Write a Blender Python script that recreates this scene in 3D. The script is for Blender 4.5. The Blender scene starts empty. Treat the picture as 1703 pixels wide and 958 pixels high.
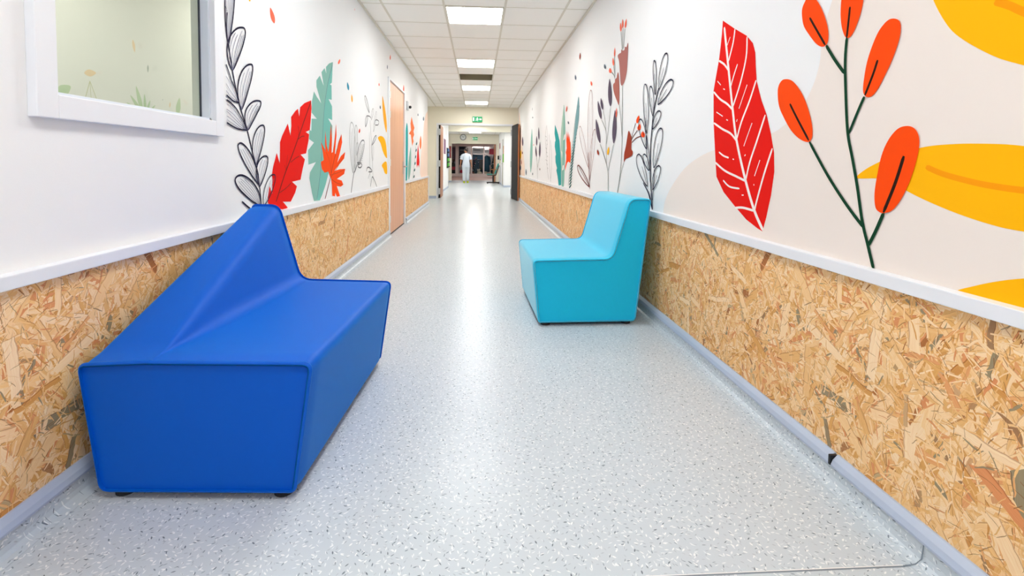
# Hospital corridor with painted plants, two padded seats and a nurse walking away
import bpy, bmesh, math, random
from mathutils import Vector, Matrix
random.seed(7)
sc = bpy.context.scene
COL = sc.collection
PI = math.pi
PANEL = 22
PANELF = 20
ROOML = 8
WORLD = 1.4
FLOORR = .25
OSBS = 1.04
OSBV = 1.06
EXPO = 0.08
CAMM = [[0.998049, -0.007177, -0.062018], [-0.061611, 0.047297, -0.996979], [0.010088, 0.998855, 0.046763]]
def R(d): return math.radians(d)
def lin(c):
    f = lambda v: v/12.92 if v <= .04045 else ((v+.055)/1.055)**2.4
    return tuple(f(x/255) for x in c) + (1.0,)

# ------------------------------------------------------------------ materials
MAT = {}
def mat(name, rgb, rough=.6, metal=0., spec=.5, bump=None, emit=None, var=None):
    m = bpy.data.materials.new(name); m.use_nodes = True
    nt = m.node_tree; b = nt.nodes['Principled BSDF']
    b.inputs['Base Color'].default_value = lin(rgb)
    b.inputs['Roughness'].default_value = rough
    b.inputs['Metallic'].default_value = metal
    b.inputs['Specular IOR Level'].default_value = spec
    if var:      # (scale, amount): faint procedural tone variation
        tc = nt.nodes.new('ShaderNodeTexCoord'); n = nt.nodes.new('ShaderNodeTexNoise')
        n.inputs['Scale'].default_value = var[0]; n.inputs['Detail'].default_value = 4
        nt.links.new(tc.outputs['Object'], n.inputs['Vector'])
        hs = nt.nodes.new('ShaderNodeHueSaturation'); hs.inputs['Color'].default_value = lin(rgb)
        mr = nt.nodes.new('ShaderNodeMapRange'); mr.inputs['To Min'].default_value = 1-var[1]; mr.inputs['To Max'].default_value = 1+var[1]
        nt.links.new(n.outputs['Fac'], mr.inputs['Value']); nt.links.new(mr.outputs['Result'], hs.inputs['Value'])
        nt.links.new(hs.outputs['Color'], b.inputs['Base Color'])
    if bump:     # (scale, strength, distance)
        tc = nt.nodes.new('ShaderNodeTexCoord'); n = nt.nodes.new('ShaderNodeTexNoise')
        n.inputs['Scale'].default_value = bump[0]; n.inputs['Detail'].default_value = 3
        nt.links.new(tc.outputs['Object'], n.inputs['Vector'])
        bp = nt.nodes.new('ShaderNodeBump'); bp.inputs['Strength'].default_value = bump[1]; bp.inputs['Distance'].default_value = bump[2]
        nt.links.new(n.outputs['Fac'], bp.inputs['Height']); nt.links.new(bp.outputs['Normal'], b.inputs['Normal'])
    if emit:
        b.inputs['Emission Color'].default_value = lin(emit[0]); b.inputs['Emission Strength'].default_value = emit[1]
    MAT[name] = m; return m

mat('wall', (238,238,238), .75, var=(1.5,.01), bump=(260,.12,.002))
mat('wall_cream', (244,237,218), .8, bump=(260,.12,.002))
mat('wall_room', (222,221,222), .8, var=(1.2,.02))
mat('rail', (234,236,240), .35)
mat('casing', (236,237,240), .4)
mat('jamb', (222,228,238), .5)
mat('gasket', (60,64,74), .5)
mat('tile', (250,247,241), .9, bump=(420,.35,.003), var=(3,.012))
mat('grid', (222,216,202), .6)
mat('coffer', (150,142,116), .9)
mat('seam', (128,138,148), .5)
mat('cap', (176,188,208), .35, spec=.5)
mat('black', (14,15,18), .5)
mat('rubber', (22,22,24), .6)
mat('steel', (190,190,190), .3, metal=.9)
mat('hinge', (196,198,200), .4, metal=.4)
mat('bench_blue', (0,86,196), .5, spec=.18, bump=(900,.25,.001), var=(60,.03))
mat('seat_cyan', (8,192,228), .55, spec=.2, bump=(900,.25,.001), var=(60,.03))
for n_, w_, t_ in (('bench_blue', .35, (0,190,255)), ('seat_cyan', .7, (225,245,248))):
    b_ = MAT[n_].node_tree.nodes['Principled BSDF']; b_.inputs['Sheen Weight'].default_value = w_; b_.inputs['Sheen Roughness'].default_value = .45; b_.inputs['Sheen Tint'].default_value = lin(t_)
mat('dark_leaf', (9,7,6), .6, spec=.2)
mat('panel_light', (255,255,255), .5, emit=((250,251,250),PANEL))
mat('panel_lobby', (255,255,255), .5, emit=((255,250,244),PANELF*2.2))
mat('panel_room', (255,255,255), .5, emit=((250,250,238),ROOML))
mat('lobby_frame', (226,214,208), .5)
mat('panel_light_far', (255,255,255), .5, emit=((255,250,242),PANELF))
mat('sign_green', (0,140,84), .4, emit=((0,150,90),.5))
mat('sign_white', (240,255,248), .4, emit=((235,255,245),.45))
mat('clock_rim', (120,124,126), .4)
mat('clock_face', (226,228,226), .5)
mat('skin', (206,142,104), .55); mat('hair', (38,22,18), .5)
mat('tunic', (226,236,248), .75, bump=(40,.3,.006)); mat('trousers', (222,230,238), .75, bump=(40,.3,.006)); mat('clog', (206,228,40), .45)
mat('turquoise', (0,150,138), .45)
mat('purple_floor', (150,120,110), .3)
mat('lobby', (196,180,176), .8)
mat('navy', (18,22,42), .5); mat('teal_fabric', (20,84,104), .7, var=(6,.3)); mat('tree', (12,48,48), .8, var=(20,.5))
mat('cream_toy', (206,190,164), .9, var=(14,.15)); mat('brown_toy', (112,76,58), .9); mat('redsign', (212,36,66), .5); mat('paper', (238,236,234), .7)
mat('sky_panel', (54,110,140), .6, var=(3,.2)); mat('olive', (96,84,50), .8); mat('poster_purple', (120,70,110), .6, var=(30,.4)); mat('poster_red', (150,60,60), .6, var=(30,.4))
mat('blue_leaflet', (60,110,170), .5, var=(40,.3)); mat('green_leaflet', (70,200,40), .5); mat('orange_board', (214,140,60), .6); mat('yellow_note', (232,190,90), .6)
mat('mauve', (150,120,140), .7, var=(8,.3)); mat('plug', (232,232,228), .4)
# mural paints
for n, c in dict(beige=(237,226,217), yellow=(255,184,4), yellowdk=(250,156,4), yellowor=(250,176,40), red=(230,20,8), veinwhite=(246,236,230), stemgreen=(14,62,38),
    orange=(252,76,4), orangelt=(246,128,72), orangedk=(196,70,16), pindark=(42,24,14), ink=(38,36,58), vein=(120,118,140), stemgrey=(150,152,146), brownpink=(176,112,104), brownpink2=(176,104,92),
    brown=(160,58,34), brownline=(120,70,56), coral=(246,112,84), redor=(220,74,40), purple=(92,78,96), slate=(98,108,122), redline=(176,140,136), redlinedk=(124,66,62),
    ferndark=(20,92,88), fernmid=(70,128,128), fernlight2=(120,160,164), fernlight=(160,174,172), teal=(36,160,160), sage=(134,184,170), sagelight=(170,200,182), sagedk=(120,188,176),
    sketch=(184,184,182), sketch2=(120,120,122), reddk=(120,28,20), blue=(44,142,170), peach=(246,220,202), roomsage=(186,202,176), roomorange=(226,202,174), roomline=(192,192,160), roomslate=(170,176,172)).items():
    mat('paint_'+n, c, .85, spec=.15)

class NB:
    def __init__(s, m): s.nt = m.node_tree; s.l = s.nt.links.new
    def n(s, t, **k):
        x = s.nt.nodes.new(t)
        for a, v in k.items(): setattr(x, a, v)
        return x
    def put(s, inp, v):
        if hasattr(v, 'is_linked') or hasattr(v, 'links'): s.l(v, inp)
        else: inp.default_value = v
    def m(s, op, a, b=None, c=None):
        x = s.n('ShaderNodeMath', operation=op); s.put(x.inputs[0], a)
        if b is not None: s.put(x.inputs[1], b)
        if c is not None: s.put(x.inputs[2], c)
        return x.outputs[0]
    def vm(s, op, a, b=None):
        x = s.n('ShaderNodeVectorMath', operation=op); s.put(x.inputs[0], a)
        if b is not None: s.put(x.inputs[1], b)
        return x.outputs[0]
    def xyz(s, x, y, z=0.):
        c = s.n('ShaderNodeCombineXYZ'); s.put(c.inputs[0], x); s.put(c.inputs[1], y); s.put(c.inputs[2], z); return c.outputs[0]
    def sep(s, v):
        c = s.n('ShaderNodeSeparateXYZ'); s.l(v, c.inputs[0]); return c.outputs
    def mix(s, f, a, b, mode='MIX'):
        x = s.n('ShaderNodeMix', data_type='RGBA', blend_type=mode); s.put(x.inputs[0], f); s.put(x.inputs[6], a); s.put(x.inputs[7], b); return x.outputs[2]
    def ramp(s, f, stops, interp='LINEAR'):
        r = s.n('ShaderNodeValToRGB'); r.color_ramp.interpolation = interp
        e = r.color_ramp.elements
        while len(e) < len(stops): e.new(.5)
        for i, (p, c) in enumerate(stops): e[i].position = p; e[i].color = c
        s.l(f, r.inputs[0]); return r.outputs[0]
    def noise(s, v, scale, detail=2., dim='3D'):
        x = s.n('ShaderNodeTexNoise', noise_dimensions=dim); s.l(v, x.inputs['Vector']); x.inputs['Scale'].default_value = scale; x.inputs['Detail'].default_value = detail; return x
    def chips(s, uv, cell, seed, L, W, spread=PI, mid=0., minw=.35):
        """one chip per voronoi cell, each turned its own way: mask, three random numbers, coords along and across the chip"""
        p = s.vm('ADD', uv, (seed*3.7, seed*1.93, 0))
        v = s.n('ShaderNodeTexVoronoi', voronoi_dimensions='2D'); s.l(p, v.inputs['Vector']); v.inputs['Scale'].default_value = 1/cell
        d = s.vm('SUBTRACT', p, v.outputs['Position'])
        rr = s.sep(v.outputs['Color'])
        ang = s.m('ADD', s.m('MULTIPLY', s.m('SUBTRACT', rr[0], .5), spread), mid)
        rot = s.n('ShaderNodeVectorRotate', rotation_type='Z_AXIS'); s.l(d, rot.inputs['Vector']); s.l(ang, rot.inputs['Angle'])
        q = s.sep(rot.outputs[0])
        w = s.m('MULTIPLY', s.m('ADD', s.m('MULTIPLY', rr[1], 1-minw), minw), W)
        a = s.m('DIVIDE', s.m('ABSOLUTE', q[0]), L)
        b = s.m('DIVIDE', s.m('ABSOLUTE', q[1]), w)
        k = s.m('ADD', s.m('MULTIPLY', a, a), b) if W < .004 else s.m('MAXIMUM', a, b)
        return s.m('LESS_THAN', k, 1.), rr, q

def floor_material():
    m = mat('vinyl', (190,198,203), FLOORR, spec=.2); nb = NB(m); b = m.node_tree.nodes['Principled BSDF']
    tc = nb.n('ShaderNodeTexCoord'); P = tc.outputs['Object']; s = nb.sep(P)
    uv = nb.xyz(nb.m('ADD', s[0], nb.m('MULTIPLY', s[2], 1.)), s[1])
    base = nb.mix(nb.noise(P, 1.2, 3).outputs['Fac'], lin((190,200,207)), lin((199,207,213)))
    col = base
    for cell, seed, L, W, c, pr in ((.020,1,.0062,.0022,(228,232,234),.8),(.024,2,.0060,.0024,(236,238,238),.75),(.026,3,.0052,.0019,(128,138,148),.6),(.034,4,.0058,.0022,(98,108,118),.5),(.022,5,.0050,.0018,(170,178,186),.8)):
        k, rr, q = nb.chips(uv, cell, seed, L, W)
        f = nb.m('MULTIPLY', nb.m('MULTIPLY', k, nb.m('LESS_THAN', rr[2], pr)), .85)
        col = nb.mix(f, col, lin(c))
    nb.l(col, b.inputs['Base Color'])
    rn = nb.noise(P, 7., 3); mr = nb.n('ShaderNodeMapRange'); mr.inputs['To Min'].default_value = FLOORR-.012; mr.inputs['To Max'].default_value = FLOORR+.012
    nb.l(rn.outputs['Fac'], mr.inputs['Value']); nb.l(mr.outputs[0], b.inputs['Roughness'])
    bp = nb.n('ShaderNodeBump'); bp.inputs['Strength'].default_value = .12; bp.inputs['Distance'].default_value = .002
    nb.l(nb.noise(P, 240., 2).outputs['Fac'], bp.inputs['Height']); nb.l(bp.outputs['Normal'], b.inputs['Normal'])
floor_material()

def osb_material():
    m = mat('strand_board', (222,178,120), .55, spec=.35); nb = NB(m); b = m.node_tree.nodes['Principled BSDF']
    tc = nb.n('ShaderNodeTexCoord'); P = tc.outputs['Object']; s = nb.sep(P)
    uv0 = nb.xyz(s[1], s[2])
    wn = nb.noise(uv0, 22., 2); wv = nb.vm('SUBTRACT', wn.outputs['Color'], (.5,.5,.5))
    sc_ = nb.n('ShaderNodeVectorMath', operation='SCALE'); nb.l(wv, sc_.inputs[0]); sc_.inputs['Scale'].default_value = .016
    uv = uvw = nb.vm('ADD', uv0, sc_.outputs[0])   # each layer reads a hair of the one below, which keeps the shader small
    pal = [(0.,lin((214,158,92))),(.06,lin((232,184,116))),(.20,lin((242,204,146))),(.40,lin((250,222,172))),(.62,lin((255,236,200))),(.80,lin((248,210,146))),(.89,lin((232,172,122))),(.935,lin((228,160,112))),(.955,lin((206,190,150))),(.972,lin((178,112,58))),(.988,lin((158,148,120)))]
    # lower strands: long thin cells turned at fixed angles
    col = None; hgt = None
    for i, (ang, sl, sw) in enumerate(((20,11,60),(-38,10,52),(68,12,66))):
        if col is not None: uv = nb.vm('ADD', uvw, nb.vm('MULTIPLY', col, (1e-6,1e-6,0)))
        r = nb.n('ShaderNodeVectorRotate', rotation_type='Z_AXIS'); nb.l(uv, r.inputs['Vector']); r.inputs['Angle'].default_value = R(ang)
        g = nb.vm('MULTIPLY', r.outputs[0], (sl, sw, 1)); g = nb.vm('ADD', g, (i*7.3, i*3.1, 0))
        v = nb.n('ShaderNodeTexVoronoi', voronoi_dimensions='2D'); nb.l(g, v.inputs['Vector']); v.inputs['Scale'].default_value = 1
        rr = nb.sep(v.outputs['Color'])
        c = nb.ramp(rr[2], pal)
        gr = nb.noise(nb.vm('MULTIPLY', r.outputs[0], (14, 420, 1)), 1., 3).outputs['Fac']
        c = nb.mix(nb.m('MULTIPLY', gr, .55), c, lin((206,144,70)), 'MULTIPLY')
        if col is None: col = c; hgt = rr[1]
        else:
            k = nb.m('LESS_THAN', rr[0], .5); col = nb.mix(k, col, c)
            hgt = nb.m('ADD', nb.m('MULTIPLY', k, nb.m('SUBTRACT', rr[1], hgt)), hgt)
    # upper strands: one chip per cell, each at its own angle
    for cell, seed, L, W, mid in ((.050,1,.050,.0070,.6),(.080,2,.060,.0130,-.6),(.040,3,.036,.0050,1.2),(.095,4,.075,.0150,.3),(.034,5,.034,.0032,-.3),(.065,6,.055,.0085,-1.1),(.048,7,.050,.0040,.9),(.030,8,.03,.0024,-.8),(.13,9,.085,.0180,.2),(.034,10,.034,.0022,.7)):
        uv = nb.vm('ADD', uvw, nb.vm('MULTIPLY', col, (1e-6,1e-6,0)))
        k, rr, q = nb.chips(uv, cell, seed, L, W, spread=3.1, mid=mid, minw=.3)
        k = nb.m('MULTIPLY', k, nb.m('LESS_THAN', nb.m('FRACT', nb.m('MULTIPLY', rr[0], 17.3)), .8))
        c = nb.ramp(rr[2], pal)
        gr = nb.noise(nb.xyz(nb.m('MULTIPLY', q[0], 16), nb.m('MULTIPLY', q[1], 500), nb.m('MULTIPLY', rr[1], 9)), 1., 2).outputs['Fac']
        c = nb.mix(nb.m('MULTIPLY', gr, .55), c, lin((214,152,76)), 'MULTIPLY')
        # shadow line painted into the colour along one long side of the chip
        edge = nb.m('MULTIPLY', nb.m('GREATER_THAN', q[1], nb.m('MULTIPLY', W, nb.m('ADD', nb.m('MULTIPLY', rr[1], .7), .3-.16))), .5)
        c = nb.mix(edge, c, lin((170,104,40)), 'MULTIPLY')
        col = nb.mix(k, col, c)
        hgt = nb.m('ADD', nb.m('MULTIPLY', k, nb.m('SUBTRACT', rr[1], hgt)), hgt)
    uv = nb.vm('ADD', uvw, nb.vm('MULTIPLY', col, (1e-6,1e-6,0)))
    k, rr, q = nb.chips(uv, .026, 14, .024, .0011, spread=3.1)
    col = nb.mix(nb.m('MULTIPLY', nb.m('MULTIPLY', k, nb.m('LESS_THAN', rr[2], .42)), .75), col, lin((132,82,36)))
    hs = nb.n('ShaderNodeHueSaturation'); hs.inputs['Saturation'].default_value = OSBS; hs.inputs['Value'].default_value = OSBV; nb.l(col, hs.inputs['Color'])
    nb.l(hs.outputs[0], b.inputs['Base Color'])
    bp = nb.n('ShaderNodeBump'); bp.inputs['Strength'].default_value = .5; bp.inputs['Distance'].default_value = .0012
    nb.l(hgt, bp.inputs['Height']); nb.l(bp.outputs['Normal'], b.inputs['Normal'])
osb_material()

def wood(name, c1, c2, rough=.45):
    m = mat(name, c1, rough); nb = NB(m); b = m.node_tree.nodes['Principled BSDF']
    tc = nb.n('ShaderNodeTexCoord'); g = nb.vm('MULTIPLY', tc.outputs['Object'], (40, 40, 1.4))
    n = nb.noise(g, 1., 5).outputs['Fac']
    nb.l(nb.mix(nb.ramp(n, [(.3,(0,0,0,1)),(.7,(1,1,1,1))]), lin(c1), lin(c2)), b.inputs['Base Color'])
wood('door_wood', (216,150,104), (236,176,130), .35)
wood('fire_wood', (166,104,66), (190,126,82), .45)

def glass(name, tint, alpha):
    m = bpy.data.materials.new(name); m.use_nodes = True; nt = m.node_tree; nt.nodes.clear()
    o = nt.nodes.new('ShaderNodeOutputMaterial'); t = nt.nodes.new('ShaderNodeBsdfTransparent'); g = nt.nodes.new('ShaderNodeBsdfGlossy'); x = nt.nodes.new('ShaderNodeMixShader')
    t.inputs[0].default_value = lin(tint); g.inputs['Roughness'].default_value = .03
    lw = nt.nodes.new('ShaderNodeFresnel'); lw.inputs['IOR'].default_value = 1.45
    ml = nt.nodes.new('ShaderNodeMath'); ml.operation = 'MULTIPLY'; ml.inputs[1].default_value = alpha
    gm = nt.nodes.new('ShaderNodeNewGeometry'); inv = nt.nodes.new('ShaderNodeMath'); inv.operation = 'SUBTRACT'; inv.inputs[0].default_value = alpha
    nt.links.new(gm.outputs['Backfacing'], inv.inputs[1]); inv.use_clamp = True; nt.links.new(inv.outputs[0], ml.inputs[1])
    nt.links.new(lw.outputs[0], ml.inputs[0]); nt.links.new(ml.outputs[0], x.inputs[0])
    nt.links.new(t.outputs[0], x.inputs[1]); nt.links.new(g.outputs[0], x.inputs[2]); nt.links.new(x.outputs[0], o.inputs[0]); MAT[name] = m
glass('pane_glass', (247,249,242), .8); glass('shop_glass', (240,244,246), .6)

# ------------------------------------------------------------------ object helpers
def link(name, me, parent=None, mats=()):
    o = bpy.data.objects.new(name, me); COL.objects.link(o)
    for m in mats: me.materials.append(MAT[m])
    if parent is not None: o.parent = parent
    return o
def obj(name, bm, mats, parent=None, smooth=False):
    if isinstance(mats, str): mats = (mats,)
    me = bpy.data.meshes.new(name); bmesh.ops.recalc_face_normals(bm, faces=bm.faces); bm.to_mesh(me); bm.free()
    if smooth:
        for p in me.polygons: p.use_smooth = True
    return link(name, me, parent, mats)
def thing(name, label, cat, loc=(0,0,0), rz=0, group=None):
    o = bpy.data.objects.new(name, None); COL.objects.link(o); o.empty_display_size = .1
    o.location = loc; o.rotation_euler = (0,0,rz); return tag(o, label, cat, group)
def tag(o, label, cat, group=None):
    o['label'] = label; o['category'] = cat
    if group: o['group'] = group
    return o
def struct(o, label=None):
    o['kind'] = 'structure'
    if label: o['label'] = label
    return o
def bx(bm, x0, x1, y0, y1, z0, z1, mi=0, bev=0.):
    r = bmesh.ops.create_cube(bm, size=1); vs = r['verts']
    for v in vs: v.co = Vector((x0+(v.co.x+.5)*(x1-x0), y0+(v.co.y+.5)*(y1-y0), z0+(v.co.z+.5)*(z1-z0)))
    fs = {f for v in vs for f in v.link_faces}
    for f in fs: f.material_index = mi
    if bev:
        es = list({e for v in vs for e in v.link_edges})
        r2 = bmesh.ops.bevel(bm, geom=es, offset=bev, segments=2, affect='EDGES', profile=.6)
        for f in r2['faces']: f.material_index = mi
def box(name, x0, x1, y0, y1, z0, z1, m, parent=None, bev=0.):
    bm = bmesh.new(); bx(bm, x0, x1, y0, y1, z0, z1, 0, bev); return obj(name, bm, m, parent)
def cyl(bm, c, r, h, axis='Z', n=24, r2=None, mi=0):
    M4 = Matrix.Translation(c) @ {'Z':Matrix.Identity(4), 'X':Matrix.Rotation(PI/2,4,'Y'), 'Y':Matrix.Rotation(-PI/2,4,'X')}[axis]
    r_ = bmesh.ops.create_cone(bm, cap_ends=True, segments=n, radius1=r, radius2=r if r2 is None else r2, depth=h, matrix=M4)
    for f in {f for v in r_['verts'] for f in v.link_faces}: f.material_index = mi
def ball(bm, c, r, s=(1,1,1), mi=0, n=16):
    r_ = bmesh.ops.create_uvsphere(bm, u_segments=n, v_segments=n//2+2, radius=r, matrix=Matrix.Translation(c) @ Matrix.Diagonal((*s,1)))
    for f in {f for v in r_['verts'] for f in v.link_faces}: f.material_index = mi
def tube(bm, pts, r, n=8, mi=0):
    rings = []
    for i, p in enumerate(pts):
        p = Vector(p); a = Vector(pts[max(0,i-1)]); b = Vector(pts[min(len(pts)-1,i+1)]); t = (b-a).normalized()
        u = t.cross(Vector((0,0,1)) if abs(t.z) < .9 else Vector((1,0,0))).normalized(); w = t.cross(u)
        rr = r[i] if isinstance(r, (list,tuple)) else r
        rings.append([bm.verts.new(p+(u*math.cos(2*PI*k/n)+w*math.sin(2*PI*k/n))*rr) for k in range(n)])
    for A, B in zip(rings, rings[1:]):
        for k in range(n): bm.faces.new((A[k],A[(k+1)%n],B[(k+1)%n],B[k])).material_index = mi
    bm.faces.new(rings[0]).material_index = mi; bm.faces.new(rings[-1][::-1]).material_index = mi
def prism(bm, pts, y0, y1, mi=0):
    """closed outline in x,z pushed along y"""
    A = [bm.verts.new((x,y0,z)) for x,z in pts]; B = [bm.verts.new((x,y1,z)) for x,z in pts]; n = len(pts)
    for k in range(n): bm.faces.new((A[k],A[(k+1)%n],B[(k+1)%n],B[k])).material_index = mi
    bm.faces.new(A).material_index = mi; bm.faces.new(B[::-1]).material_index = mi

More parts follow.
